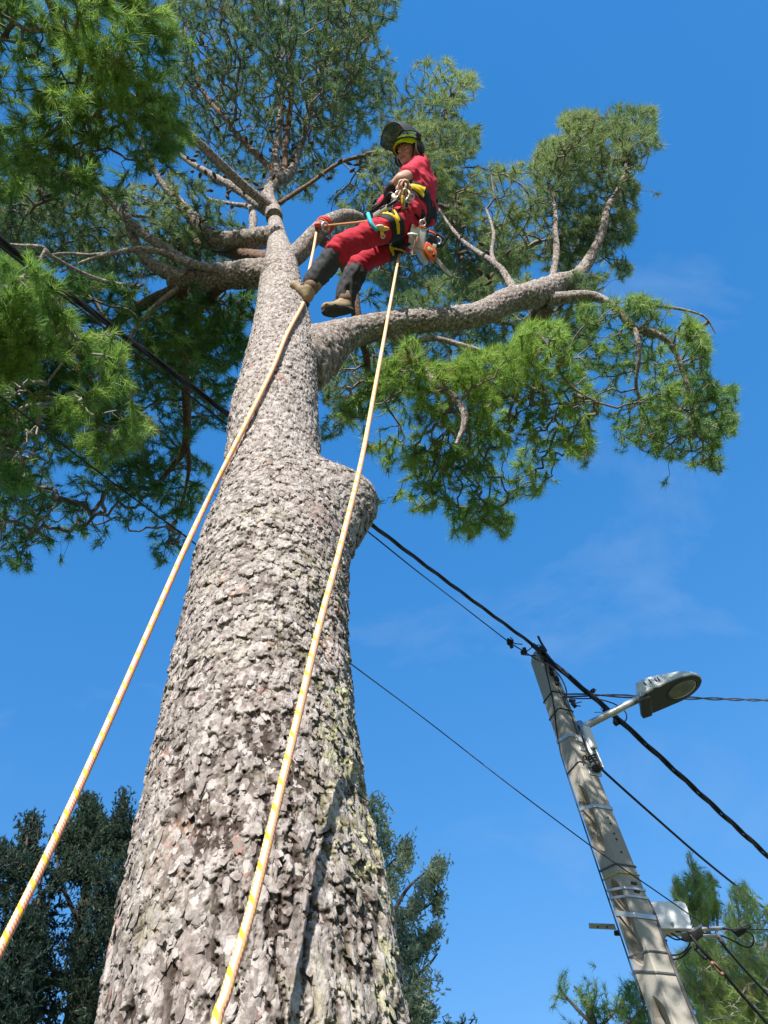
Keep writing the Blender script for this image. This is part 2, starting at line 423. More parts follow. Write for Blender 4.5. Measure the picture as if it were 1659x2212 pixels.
# a few old branch scars
big = fbm(P0 * 2.1, 3) - 0.5
wu = (fbm(P0 * np.array([7, 7, 4]), 3, 2.0) - 0.5) * 1.5; wv = (fbm(P0 * np.array([7, 7, 5]), 3, 5.0) - 0.5) * 1.5
U = TH / (2 * np.pi) * NC + wu
low = sstep(4.2, 2.4, ZZ)                                  # long furrows near the foot
jx = (fbm(P0 * 85, 3, 61.0) - 0.5) * 0.75; jy = (fbm(P0 * 85, 3, 67.0) - 0.5) * 0.75
h = np.zeros_like(RR); idp = np.full_like(RR, 0.3)
for nc_, vs_, top, rad, s_ in ((38, 0.74 , 1.0, 0.60, 0.0), (54, 1.05, 0.86, 0.58, 17.0), (83, 1.7, 0.62, 0.60, 31.0), (118, 2.4, 0.40, 0.7, 47.0)):
    k_ = nc_ / 50.0
    F1, F2, id_, du_, dv_ = worley((U + jx * 1.1) * k_, (VV * (1 - 0.25 * low) + wv + jy * 1.1) * vs_ , nc_, s_, 0.95)
    rad_ = rad * (0.72 + 0.5 * id_)
    pl_ = sstep(rad_, rad_ * 0.72, F1) * sstep(0.0, 0.10, F2 - F1)
    hk = top * pl_ * (0.45 + 0.55 * h2(id_ * 91.0, s_)) * (1.0 - 0.85 * np.clip(dv_, -0.7, 0.7))
    win = hk > h
    idp = np.where(win, id_, idp); h = np.maximum(h, hk)
fur = fbm(P0 * np.array([15, 15, 3.6]), 4, 9.0)
rid = np.abs(fbm(P0 * np.array([15, 15, 2.6]) + 1.2 * (fbm(P0 * 14, 2, 14.0) - 0.5)[..., None], 3, 12.0) - 0.5) * 2
fiss = sstep(0.10, 0.0, rid)                                             # deep fissures between the plates
h = h * (1 - 0.25 * low) + low * (sstep(0.42, 0.54, fur) - 0.5) * 0.5
Bg1, Bg2, idb, _, _ = worley(TH / (2 * np.pi) * 26 + wu * 0.8 + jx * 0.9, VV * 0.20 + wv * 0.55 + jy * 0.3, 26, 91.0, 0.95)
furrow = sstep(0.17, 0.02, Bg2 - Bg1) * low * (0.55 + 0.45 * sstep(-0.6, 0.9, TH))
h = h + low * 0.30 * (idb - 0.5) - furrow * 0.75
h = np.maximum(h - fiss * (0.12 + 0.5 * low), -0.55)
lam = h * 5.0 + (fbm(P0 * 46, 3, 71.0) - 0.5) * 2.2                     # thin layers of the scales, stepped
lamline = sstep(0.30, 0.0, lam - np.floor(lam)) * (fbm(P0 * 33, 2, 77.0) > 0.42)
h = 0.45 * h + 0.55 * (np.floor(lam) + sstep(0.55, 1.0, lam - np.floor(lam))) / 5.0
plate = sstep(0.12, 0.42, h); edge = h
idg = vnoise(P0 * 30, 81.0)
fine = fbm(P0 * 70, 3, 4.0) - 0.5
amp = (0.046 + 0.002 * low) * RR + 0.0022
calm = np.zeros_like(RR)
# scars: a smooth lens high on the trunk, hollow low on the left, resin wound on the right
def spot(px, py, rad, zr=1.0):
    i = np.unravel_index(np.argmin(((P0 - PY(px, py, 1.72)) ** 2).sum(-1)), RR.shape)
    q = P0 - P0[i]; return np.exp(-((q[..., 0] ** 2 + q[..., 1] ** 2 + (q[..., 2] * zr) ** 2) / rad ** 2))
hollow = spot(388, 1765, 0.03, 0.55); wound = spot(738, 1320, 0.05, 0.4); lens_ = spot(718, 1090, 0.075, 0.8); resin = spot(372, 1800, 0.045, 0.4)
scar2 = spot(628, 775, 0.05, 1.0)
calm = np.clip(lens_ * 0.75 + 0.5 * resin, 0, 1)
disp = amp * (h * (1 - calm) + fine * 0.5) + big * 0.045 * RR + bulge - 0.05 * hollow - 0.03 * wound + 0.02 * lens_
P = P0 + Dv * disp[..., None]
shear = amp * h * 0.75 * (1 - calm)
P[..., 2] -= shear * sstep(2.2, 2.3, ZZ)
kn = np.clip(ang * prof, 0, 1)
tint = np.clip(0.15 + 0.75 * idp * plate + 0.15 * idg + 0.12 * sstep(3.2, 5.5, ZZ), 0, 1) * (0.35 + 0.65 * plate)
crack = (1 - sstep(-0.05, 0.32, h)) * 0.95 + 0.5 * furrow + 0.9 * hollow + 0.42 * lamline  # dark inner bark in the cracks, plus plate shadow put into the colour
lich = sstep(0.30, 0.95, TH) * sstep(1.75, 1.2, TH) * sstep(4.1, 3.1, ZZ) * sstep(0.34, 0.52, fbm(P0 * 4.5, 4, 21.0)) + 0.22 * sstep(0.52, 0.66, fbm(P0 * 6, 4, 33.0)) * sstep(5, 4, ZZ)
redp = (idp > 0.99) * plate * 0.75 + np.clip(wound * 1.5, 0, 1) * 0.9 * sstep(0.4, 0.6, fbm(P0 * 25, 3, 40.)) + 0.7 * resin * sstep(0.45, 0.6, fbm(P0 * 30, 3, 41.)) + 0.35 * lens_
shp = RR.shape
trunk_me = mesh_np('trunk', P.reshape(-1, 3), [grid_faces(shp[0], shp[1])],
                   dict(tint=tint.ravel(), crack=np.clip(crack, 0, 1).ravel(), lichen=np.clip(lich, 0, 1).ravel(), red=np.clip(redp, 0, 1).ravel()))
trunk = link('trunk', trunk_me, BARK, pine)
# loose bark flakes standing off the lower trunk
nf = 3400
iz = rng.integers(np.searchsorted(zs, 2.25), np.searchsorted(zs, 6.4), nf); iz = np.sort(iz)
jt = rng.integers(20, 365, nf)
c = P[iz, jt]; rr_ = RR[iz, jt]; nn = Dv[iz, jt]; tt = np.stack([np.cos(TH[iz, jt]), np.sin(TH[iz, jt]), np.zeros(nf)], -1)
up = np.tile([0, 0, 1.0], (nf, 1)); tw = rng.normal(0, 0.45, nf)[:, None]
t2 = tt * np.cos(tw) + up * np.sin(tw); u2 = -tt * np.sin(tw) + up * np.cos(tw)
sz = (rr_ * rng.uniform(0.022, 0.058, nf))[:, None]; asp = rng.uniform(1.0, 2.6, nf)[:, None]
lift = rng.uniform(0.02, 0.35, nf)[:, None]
VV_, TI = [], []
gx = [-1, -0.1, 1]; gy = [1, 0.2, -0.75, -1.1]
for b_, yv in enumerate(gy):
    for a_, xv in enumerate(gx):
        wob = rng.uniform(0.65, 1.15, (nf, 1)) * (0.62 if (b_ in (0, 3) and a_ != 1) else 1.0)
        VV_.append(c + t2 * xv * sz * wob * 0.62 + u2 * yv * sz * asp * 0.62 * (0.85 + 0.3 * rng.random((nf, 1)))
                   + nn * (sz * lift * (0.5 - 0.55 * yv) - 0.12 * sz * abs(xv) + 0.0005))
VV_ = np.stack(VV_, 1).reshape(-1, 3)
base = (np.arange(nf) * 12)[:, None]
q = np.concatenate([base + np.array([[r_ * 3 + k, r_ * 3 + k + 1, r_ * 3 + k + 4, r_ * 3 + k + 3]]) for r_ in range(3) for k in range(2)])
ti = np.repeat(np.clip(rng.normal(0.35, 0.25, nf), 0, 1), 12); rd = np.repeat((rng.random(nf) > 0.985) * 0.7, 12)
lc = np.repeat(np.clip(lich, 0, 1)[iz, jt], 12) * 0.8
fl = mesh_np('bark_flakes', VV_, [q], dict(tint=ti, crack=np.zeros(nf * 12), red=rd, lichen=lc), smooth=False)
fo = link('bark_flakes', fl, BARK, None, 'stuff'); fo.parent = trunk

def limb_tube(P_, R_, plate=0.03, amp=0.15, seg=None, s=1.0, step=None):
    """barky limb along world points"""
    L = np.linalg.norm(np.diff(np.asarray(P_), axis=0), axis=1).sum(); rm = float(np.mean(R_))
    step = step or max(0.010, rm * 0.10); n = int(np.clip(L / step, 10, 420)); seg = seg or int(np.clip(2 * np.pi * rm / step, 12, 110))
    C, r = catmull(P_, R_, n)
    wob = np.stack([fbm(np.stack([np.linspace(0, L * 2.2, n), np.full(n, s * 3.1 + k), np.zeros(n)], -1), 3, s) - 0.5 for k in range(3)], -1)
    C = C + wob * (0.045 * np.sin(np.linspace(0, np.pi, n)) ** 0.5)[:, None] * min(1.0, L) * (1.0 if rm < 0.06 else 0.5)
    T, N, B = frames(C); a = np.arange(seg) * 2 * np.pi / seg
    Dn = np.cos(a)[None, :, None] * N[:, None] + np.sin(a)[None, :, None] * B[:, None]
    X0 = C[:, None] + r[:, None, None] * Dn
    nc = max(6, int(2 * np.pi * rm / plate)); 
    vr = np.repeat((np.linspace(0, L, n) / (plate * 1.1))[:, None], seg, 1)
    U_ = np.repeat((a / (2 * np.pi) * nc)[None], n, 0) + (fbm(X0 * 9, 2, s) - 0.5) * 1.4
    F1, F2, idp, du, dv = worley(U_, vr + (fbm(X0 * 9, 2, s + 4) - 0.5) * 1.4, nc, s)
    pl = sstep(0.03, 0.3, F2 - F1)
    hh = pl * (0.4 + 0.6 * idp) + (fbm(X0 * 5, 3, s + 8) - 0.5) * 2.2
    X = X0 + Dn * (hh * (amp * r[:, None] + 0.001))[..., None]
    V = X.reshape(-1, 3); k = n * seg
    V = np.vstack([V, C[0], C[-1] + T[-1] * r[-1] * 0.3]); j = np.arange(seg); j2 = (j + 1) % seg; b = (n - 1) * seg
    fs = [grid_faces(n, seg)[:, ::-1], np.stack([j, j2, np.full(seg, k)], 1), np.stack([b + j2, b + j, np.full(seg, k + 1)], 1)]
    z2 = np.zeros(k + 2)
    ti = np.append(((0.15 + 0.8 * idp) * (0.3 + 0.7 * pl)).ravel(), [0.5, 0.5]); cr_ = np.append((0.7 * (1 - sstep(0, 0.2, F2 - F1))).ravel(), [0, 0])
    return V, fs, dict(tint=ti, crack=cr_, red=z2, lichen=z2), C, r

limb_nodes = {}
def add_limb(key, pts, parent, m, name='limb', **kw):
    """pts: (px, py, z, half width in px)"""
    P_, R_ = [], []
    for px, py, z, w in pts:
        q = PZ(px, py, z); P_.append(q); R_.append(w * depth_of(q) / F)
    V, fs, at, C, r = limb_tube(P_, R_, s=len(limb_nodes) * 1.7 + 1, **kw)
    me = mesh_np(name, V, fs, at)
    if parent is pine: o = link(name, me, m, pine)
    else: o = link(name, me, m); o.parent = parent
    limb_nodes[key] = C[::max(1, len(C) // 30)]
    return o

R1 = add_limb('R1', [(640, 800, 6.1, 60), (672, 770, 6.3, 58), (700, 749, 6.46, 47), (730, 731, 6.58, 37), (765, 718, 6.68, 30), (805, 706, 6.76, 27), (850, 697, 6.85, 25.5), (930, 692, 7.0, 24), (1020, 684, 7.2, 24.5), (1100, 652, 7.5, 24.5), (1165, 633, 7.75, 26),
                     (1200, 612, 8.0, 18), (1245, 596, 8.3, 13), (1272, 562, 8.55, 11), (1301, 500, 8.8, 8), (1312, 450, 9.1, 7), (1340, 400, 9.5, 5), (1360, 330, 10.0, 2)], pine, BARK_LIMB, plate=0.03, step=0.008)
L1 = add_limb('L1', [(600, 598, 7.55, 34), (560, 592, 7.62, 30), (520, 594, 7.66, 27), (470, 598, 7.66, 26), (430, 604, 7.62, 25), (392, 606, 7.58, 22), (365, 600, 7.55, 16)], pine, BARK_LIMB, plate=0.03, step=0.009)
L2 = add_limb('L2', [(600, 512, 8.6, 24), (560, 514, 8.68, 21), (520, 520, 8.72, 19), (462, 520, 8.7, 18), (430, 485, 8.85, 15), (400, 450, 9.0, 12), (370, 415, 9.15, 9), (340, 380, 9.3, 6), (300, 300, 9.5, 4)], pine, BARK_LIMB, plate=0.03)
L2b = add_limb('L2b', [(600, 560, 8.1, 16), (555, 553, 8.4, 12), (500, 545, 8.7, 11), (440, 530, 9.0, 9), (380, 520, 9.3, 7)], pine, BARK_BROWN, plate=0.03)
L3 = add_limb('L3', [(585, 462, 9.5, 11), (555, 440, 9.7, 10), (500, 400, 10.0, 8), (465, 381, 10.2, 7), (425, 360, 10.4, 6), (390, 335, 10.6, 4)], pine, BARK_LIMB, plate=0.03)
A1 = add_limb('A1', [(612, 566, 8.0, 26), (640, 551, 8.1, 22), (662, 528, 8.2, 20), (682, 505, 8.28, 19), (700, 489, 8.35, 18), (722, 475, 8.45, 15.5), (748, 467, 8.55, 14), (775, 472, 8.7, 13), (800, 490, 8.95, 12), (830, 530, 9.3, 9)], pine, BARK_LIMB, plate=0.04, amp=0.02, step=0.010)
A2 = add_limb('A2', [(690, 515, 8.3, 12), (712, 530, 8.45, 11), (742, 570, 8.6, 11), (762, 630, 8.5, 11), (772, 690, 8.3, 11), (790, 760, 8.2, 8), (800, 840, 8.1, 5)], pine, BARK_BROWN, plate=0.04, amp=0.02)
T1 = add_limb('T1', [(592, 470, 9.2, 18), (590, 450, 9.68, 13), (579, 424, 10.1, 12), (584, 400, 10.5, 13), (598, 384, 10.8, 11), (596, 340, 11.4, 7), (601, 280, 12.0, 6.5), (604, 200, 12.9, 5.5), (606, 110, 13.8, 4.5), (607, 0, 15, 3), (600, -60, 15.6, 1)], pine, BARK_LIMB, plate=0.04)
T2 = add_limb('T2', [(596, 392, 10.6, 11), (612, 384, 10.8, 13), (626, 372, 11.0, 9), (640, 345, 11.3, 7), (655, 300, 11.7, 6), (668, 240, 12.4, 5), (688, 160, 13.2, 3.5), (720, 80, 14, 2)], pine, BARK_LIMB, plate=0.04)
T3 = add_limb('T3', [(606, 388, 10.7, 9), (614, 350, 11.2, 6), (618, 290, 11.9, 6), (631, 200, 12.9, 5), (626, 100, 13.9, 4), (642, -20, 15, 2)], pine, BARK_BROWN, plate=0.05)
T4 = add_limb('T4', [(590, 392, 10.6, 7), (580, 360, 11, 6), (520, 300, 11.6, 5), (480, 250, 12.2, 4.5), (440, 200, 12.7, 4), (412, 125, 13.3, 3), (395, 40, 14, 2)], pine, BARK_BROWN, plate=0.05)
N1 = add_limb('N1', [(597, 455, 9.6, 9), (520, 395, 9.55, 9), (420, 300, 9.2, 9), (300, 220, 8.8, 8.5), (185, 128, 8.5, 9), (165, 115, 8.45, 10), (140, 75, 8.45, 10), (125, 45, 8.45, 9), (108, 0, 8.45, 8), (90, -60, 8.5, 6)], pine, BARK_LIMB, plate=0.04)
C1 = add_limb('C1', [(604, 440, 9.75, 5), (660, 400, 10.0, 4), (740, 350, 10.3, 3.5), (830, 330, 10.5, 3.5), (900, 300, 10.8, 3), (950, 270, 11.1, 4), (975, 200, 11.4, 2)], pine, BARK_BROWN, plate=0.04)
B1 = add_limb('B1', [(640, 720, 6.9, 14), (700, 752, 7.4, 9), (790, 735, 8.0, 7), (900, 700, 8.5, 6), (1000, 690, 8.8, 5), (1120, 700, 9.0, 4)], pine, BARK_BROWN, plate=0.04)
def sub(key, parent, pts, m=BARK_LIMB, **kw):
    return add_limb(key, pts, parent, m, 'branch', plate=kw.pop('plate', 0.035), **kw)
sub('R1a', R1, [(1188, 620, 7.95, 9), (1196, 590, 8.15, 7), (1203, 530, 8.5, 6), (1202, 493, 8.8, 5.5), (1194, 420, 9.4, 4), (1170, 400, 9.6, 2.5)])
sub('R1b', R1, [(1118, 640, 7.65, 10), (1095, 600, 7.95, 8), (1069, 571, 8.2, 6.5), (1012, 534, 8.6, 4.5), (976, 493, 9.0, 3), (940, 440, 9.5, 1.5)])
sub('R1b2', R1, [(1075, 580, 8.15, 5), (1062, 545, 8.4, 4), (1066, 500, 8.7, 3), (1050, 450, 9.1, 2)])
sub('R1c', R1, [(1180, 648, 7.7, 16), (1215, 644, 7.72, 12), (1281, 639, 7.75, 9.5), (1333, 668, 7.6, 8.5), (1367, 708, 7.45, 7.5), (1413, 720, 7.4, 6.5), (1453, 748, 7.3, 6), (1476, 805, 7.15, 5), (1493, 874, 7.0, 4), (1500, 940, 6.9, 2)])
sub('R1c2', R1, [(1336, 670, 7.6, 4.5), (1402, 662, 7.7, 3.8), (1460, 664, 7.75, 3), (1505, 676, 7.7, 2.2), (1528, 691, 7.68, 1.5), (1545, 720, 7.6, 0.8)])
sub('R1c3', R1, [(1372, 710, 7.4, 5), (1382, 760, 7.2, 4), (1376, 830, 7.1, 3), (1390, 900, 7.0, 2)])
sub('R1d', R1, [(1176, 650, 7.75, 22), (1160, 697, 7.9, 19), (1144, 737, 8.0, 17), (1118, 780, 8.1, 14), (1096, 820, 8.2, 10), (1080, 880, 8.2, 6)], BARK_BROWN)
sub('R1e', R1, [(850, 715, 6.85, 9), (886, 737, 6.85, 6), (943, 734, 6.85, 5.5), (995, 748, 6.8, 5.5), (1052, 771, 6.75, 5), (1087, 806, 6.7, 4.5), (1127, 831, 6.65, 3.5), (1180, 850, 6.6, 2)])
sub('R1f', R1, [(838, 716, 6.8, 12), (868, 736, 6.75, 9.5), (897, 777, 6.6, 9), (932, 823, 6.4, 8), (972, 851, 6.3, 7.5), (1001, 891, 6.15, 7.5), (1001, 920, 6.05, 6.5), (985, 960, 5.95, 4)])
sub('R1g', R1, [(1160, 720, 6.9, 4), (1190, 750, 6.8, 4), (1208, 758, 6.75, 4), (1206, 800, 6.7, 3), (1240, 840, 6.6, 2.5), (1290, 870, 6.6, 1.5)])
sub('R1h', R1, [(1300, 480, 9.3, 6), (1255, 495, 9.35, 6), (1215, 510, 9.4, 4), (1170, 520, 9.5, 2)])
sub('L1a', L1, [(490, 590, 7.62, 14), (465, 580, 7.6, 10), (430, 573, 7.55, 8.5), (395, 565, 7.5, 7.5), (350, 548, 7.45, 6.5), (300, 540, 7.4, 5.5), (250, 545, 7.3, 4.5), (220, 551, 7.25, 4), (170, 570, 7.2, 3), (130, 588, 7.1, 2)])
sub('L1a2', L1, [(300, 540, 7.4, 4.5), (200, 548, 7.3, 3), (140, 546, 7.2, 2.5), (80, 556, 7.1, 1.8)])
sub('L1b', L1, [(435, 577, 7.55, 8), (400, 562, 7.6, 8.5), (330, 520, 7.8, 8.5), (283, 488, 8.0, 8), (262, 462, 8.1, 7), (215, 415, 8.3, 5), (160, 370, 8.5, 3)])
sub('L1c', L1, [(400, 605, 7.55, 18), (370, 592, 7.6, 14), (325, 570, 7.7, 11), (300, 540, 7.85, 10), (284, 500, 8.05, 9), (268, 440, 8.4, 6)])
sub('L1d', L1, [(395, 618, 7.6, 14), (360, 634, 7.7, 12), (300, 663, 7.9, 11), (258, 700, 8.05, 10), (240, 740, 8.1, 8), (232, 800, 8.1, 5)], BARK_BROWN)
sub('L1e', L1, [(400, 610, 7.55, 16), (388, 650, 7.6, 11), (387, 690, 7.65, 10), (391, 745, 7.7, 10), (400, 818, 7.7, 9.5), (404, 908, 7.65, 8), (397, 968, 7.6, 7), (366, 1012, 7.55, 5), (330, 1060, 7.5, 3)], BARK_BROWN)
sub('L1e2', L1, [(402, 950, 7.6, 5), (410, 1000, 7.55, 4), (400, 1060, 7.5, 3), (380, 1130, 7.4, 2)], BARK_BROWN)
sub('L1f', L1, [(385, 622, 7.5, 6), (340, 658, 7.4, 5), (300, 703, 7.25, 4.5), (268, 748, 7.1, 4), (225, 788, 7.0, 3.5), (200, 813, 6.95, 3), (140, 863, 6.8, 2)])
sub('L1g', L1, [(480, 612, 7.6, 14), (455, 640, 7.7, 10), (430, 668, 7.8, 9), (400, 703, 8.0, 8), (350, 760, 8.2, 6)], BARK_BROWN)
sub('L2c', L2, [(435, 490, 8.8, 9), (405, 520, 8.9, 9), (380, 560, 9.0, 7), (350, 600, 9.0, 5)], BARK_BROWN)
sub('L3b', L3, [(545, 500, 9.0, 8), (548, 470, 9.3, 8), (540, 448, 9.6, 6), (500, 440, 9.8, 4), (450, 430, 10, 3)])
sub('N1b', N1, [(190, 135, 8.5, 5), (195, 90, 8.4, 4.5), (180, 40, 8.3, 4), (190, 0, 8.3, 3)])
sub('N1c', N1, [(180, 122, 8.5, 7), (172, 180, 8.4, 5), (186, 240, 8.3, 4), (200, 300, 8.3, 3)])
sub('N1d', N1, [(120, 60, 8.45, 7), (85, 65, 8.4, 6), (55, 62, 8.35, 5), (20, 40, 8.3, 3)])
# bare grey dead branch at the left edge, on its own limb
sub('G1', L1, [(300, 620, 7.2, 4), (200, 600, 6.9, 4), (120, 560, 6.7, 4), (92, 538, 6.6, 4.5), (45, 533, 6.5, 4), (-30, 522, 6.4, 4)])
sub('G2', L1, [(98, 540, 6.6, 4), (78, 573, 6.5, 3.5), (40, 606, 6.45, 3), (-20, 632, 6.4, 2.5)])
sub('G3', L1, [(240, 760, 7.0, 3), (200, 742, 6.95, 3), (150, 770, 6.9, 2.5), (100, 830, 6.8, 2)])

# ------------------------------------------------------------------ twigs and needles
def inside(poly, x, y):
    c = np.zeros(len(x), bool); n = len(poly)
    for i in range(n):
        x1, y1 = poly[i]; x2, y2 = poly[(i + 1) % n]
        k = ((y1 > y) != (y2 > y)) & (x < (x2 - x1) * (y - y1) / ((y2 - y1) or 1e-9) + x1); c ^= k
    return c

def sample_region(poly, z0, z1, N, clump, seed, holes=()):
    poly = np.asarray(poly, float); lo = poly.min(0); hi = poly.max(0); out_ = []; got = 0; tries = 0
    while got < N and tries < 60:
        tries += 1
        x = rng.uniform(lo[0], hi[0], 4000); y = rng.uniform(lo[1], hi[1], 4000); z = rng.uniform(z0, z1, 4000)
        wx = (vnoise(np.stack([x / 42, y / 42, x * 0], -1), seed) - 0.5) * 78 + (vnoise(np.stack([x / 15, y / 15, x * 0], -1), seed + 3) - 0.5) * 26
        wy = (vnoise(np.stack([x / 42, y / 42, x * 0], -1), seed + 1) - 0.5) * 78 + (vnoise(np.stack([x / 15, y / 15, x * 0], -1), seed + 4) - 0.5) * 26
        k = inside(poly, x + wx, y + wy)
        for (hx, hy, hr) in holes: k &= (np.hypot(x - hx, y - hy) > hr)
        rr = R @ np.stack([(x - CX) / F, -(y - CY) / F, -np.ones_like(x)])
        q = CAM[:, None] + rr * ((z - CAM[2]) / rr[2]); q = q.T
        nz = fbm(q * clump, 3, seed); n2 = vnoise(q * clump * 3.2, seed + 2); k &= (nz * 0.75 + n2 * 0.25) > rng.uniform(0.45, 0.56, 4000)
        q = q[k]; out_.append(q); got += len(q)
    return np.concatenate(out_)[:N]

def grow(roots, pts):
    """greedy dendrite from roots through pts: returns parent index for every node (roots have -1)"""
    nr = len(roots); X = np.vstack([roots, pts]); n = len(X); par = np.full(n, -1); plen = np.zeros(n)
    d0 = np.full(len(pts), 1e9)
    for r_ in roots: d0 = np.minimum(d0, np.linalg.norm(pts - r_, axis=1))
    order = np.argsort(d0) + nr
    act = np.empty(n, int); act[:nr] = np.arange(nr); na = nr
    for i in order:
        A = act[:na]; dd = np.linalg.norm(X[A] - X[i], axis=1)
        cst = dd + 0.16 * plen[A]; k = A[np.argmin(cst)]
        par[i] = k; plen[i] = plen[k] + np.linalg.norm(X[k] - X[i]); act[na] = i; na += 1
    cnt = np.ones(n)
    for i in order[::-1]: cnt[par[i]] += cnt[i]
    return X, par, cnt, nr

def twig_mesh(X, par, cnt, nr, r0, name, m, parent):
    idx = np.arange(nr, len(X)); Lq = np.linalg.norm(X[idx] - X[par[idx]], axis=1); mb = MB()
    for sel, k in ((Lq < 0.13, 2), (Lq >= 0.13, 4)):
        if sel.any(): twig_part(mb, X, par, cnt, idx[sel], r0, k)
    o = link(name, mb.mesh(name), m, None, 'stuff'); o.parent = parent
    return o
def twig_part(mb, X, par, cnt, idx, r0, k):
    A = X[par[idx]]; B = X[idx]; ra = r0 * np.minimum(cnt[idx] , 900) ** 0.40; rb = ra * 0.85
    L = np.linalg.norm(B - A, axis=1)
    t = np.linspace(0, 1, k)
    off = rng.normal(0, 1, (len(idx), 3)) * (L * 0.07)[:, None]; off2 = rng.normal(0, 1, (len(idx), 3)) * (L * 0.05)[:, None]
    C = A[:, None] * (1 - t)[None, :, None] + B[:, None] * t[None, :, None] + off[:, None] * np.sin(np.pi * t)[None, :, None] + off2[:, None] * np.sin(2 * np.pi * t)[None, :, None]
    T = (B - A) / np.maximum(L, 1e-6)[:, None]; h_ = np.where(np.abs(T[:, 2:3]) < 0.9, [[0, 0, 1.0]], [[1.0, 0, 0]])
    N = np.cross(T, h_); N /= np.linalg.norm(N, axis=1, keepdims=True); Bn = np.cross(T, N)
    rad = ra[:, None] * (1 - t) + rb[:, None] * t
    V = []
    for a in (0, 2.094, 4.189):
        V.append(C + rad[..., None] * (math.cos(a) * N + math.sin(a) * Bn)[:, None])
    V = np.stack(V, 2).reshape(-1, 3)                    # edge, k, 3
    b = (np.arange(len(idx)) * k * 3)[:, None, None]
    fs = []
    for s_ in range(k - 1):
        for j in range(3):
            fs.append(np.concatenate([b[:, :, 0] + s_ * 3 + j, b[:, :, 0] + s_ * 3 + (j + 1) % 3, b[:, :, 0] + (s_ + 1) * 3 + (j + 1) % 3, b[:, :, 0] + (s_ + 1) * 3 + j], 1))
    mb.add(V, [np.concatenate(fs)])

def tufts(C, D, length, K, width, spread=1.0, along=0.8):
    """K needles for each tuft at C pointing along D: arrays of single thin triangles"""
    n = len(C); h_ = np.where(np.abs(D[:, 2:3]) < 0.9, [[0, 0, 1.0]], [[1.0, 0, 0]])
    N = np.cross(D, h_); N /= np.linalg.norm(N, axis=1, keepdims=True); B = np.cross(D, N)
    ph = rng.uniform(0, 2 * np.pi, (n, K)); al = np.abs(rng.normal(0.0, 0.5, (n, K))) * spread + 0.25; al = np.minimum(al, 1.75)
    ln = length * rng.uniform(0.65, 1.1, (n, K)) * rng.uniform(0.75, 1.15, (n, 1))
    back_ = rng.uniform(0, along, (n, K)) * length
    d = (np.cos(al)[..., None] * D[:, None] + np.sin(al)[..., None] * (np.cos(ph)[..., None] * N[:, None] + np.sin(ph)[..., None] * B[:, None]))
    d[..., 2] -= 0.06; base = C[:, None] - D[:, None] * back_[..., None]
    tip = base + d * ln[..., None]
    s_ = np.cross(d, rng.normal(0, 1, (n, K, 3))); s_ /= np.maximum(np.linalg.norm(s_, axis=-1, keepdims=True), 1e-6)
    w = width
    V = np.stack([base + s_ * w, base - s_ * w, tip], 2).reshape(-1, 3)
    fs = np.arange(n * K * 3).reshape(-1, 3)
    return V, fs

def foliage(reg_poly, z0, z1, N, keys, parent, L=0.11, K=30, width=0.0022, clump=1.6, seed=1.0, m=NEEDLE, r0=0.0024, bias=0.35, dry=0.04, holes=(), twig=TWIG, tipcnt=5, mul=1):
    pts = sample_region(reg_poly, z0, z1, N, clump, seed, holes)
    roots = np.concatenate([limb_nodes[k] for k in keys])
    X, par, cnt, nr = grow(roots, pts)
    twig_mesh(X, par, cnt, nr, r0, 'twigs', twig, parent)
    idx = np.arange(nr, len(X)); idx = idx[cnt[idx] <= tipcnt]
    D = X[idx] - X[par[idx]]; D /= np.maximum(np.linalg.norm(D, axis=1, keepdims=True), 1e-6); D[:, 2] += 0.18; D += rng.normal(0, 0.18, D.shape)
    D /= np.linalg.norm(D, axis=1, keepdims=True)
    C = X[idx]
    if mul > 1:                                       # side shoots beside every tip
        C = np.concatenate([C] + [C + rng.normal(0, 0.055, C.shape) for _ in range(mul - 1)]); D2 = [D]
        for _ in range(mul - 1):
            e = D + rng.normal(0, 0.5, D.shape); D2.append(e / np.linalg.norm(e, axis=1, keepdims=True))
        D = np.concatenate(D2)
    V, fs = tufts(C, D, L, K, width)
    n = len(C); cl = np.clip((fbm(C * 1.3, 3, seed + 5) - 0.5) * 1.6 + bias + rng.normal(0, 0.16, n), 0, 1)
    ti = np.clip(np.repeat(cl, K * 3) + np.repeat(rng.normal(0, 0.1, n * K), 3), 0, 1)
    dr = np.repeat((rng.random(n) < dry) * 0.8, K * 3)
    o = link('needles', mesh_np('needles', V, [fs], dict(tint=ti, dry=dr), smooth=False), m, None, 'stuff'); o.parent = parent
    return C

foliage([(0, -120), (330, -120), (360, 0), (400, 90), (385, 180), (420, 260), (405, 330), (360, 400), (230, 425), (100, 400), (-120, 410), (-160, 100)], 7.7, 9.0, 2300, ['N1', 'N1b', 'N1c', 'N1d'], N1, L=0.125, K=42, width=0.0026, clump=1.9, seed=1, bias=0.55, tipcnt=14, m=NEEDLE_SUN, dry=0.03)
foliage([(-60, 370), (200, 380), (420, 380), (560, 500), (480, 570), (300, 600), (-60, 560)], 8.6, 10.2, 2900, ['L1b', 'L1c', 'L2', 'L2b', 'L2c', 'L3b'], L2, L=0.10, K=30, width=0.0026, clump=1.6, seed=2, bias=0.2, tipcnt=18, m=NEEDLE_FAR)
foliage([(330, -120), (870, -120), (850, 0), (815, 100), (825, 170), (790, 260), (720, 370), (650, 430), (560, 460), (420, 390), (390, 250)], 11.2, 14.8, 4200, ['T1', 'T2', 'T3', 'T4', 'L3'], T1, L=0.105, K=34, width=0.0028, clump=1.0, seed=3, bias=0.3, m=NEEDLE_FAR, tipcnt=25, r0=0.003)
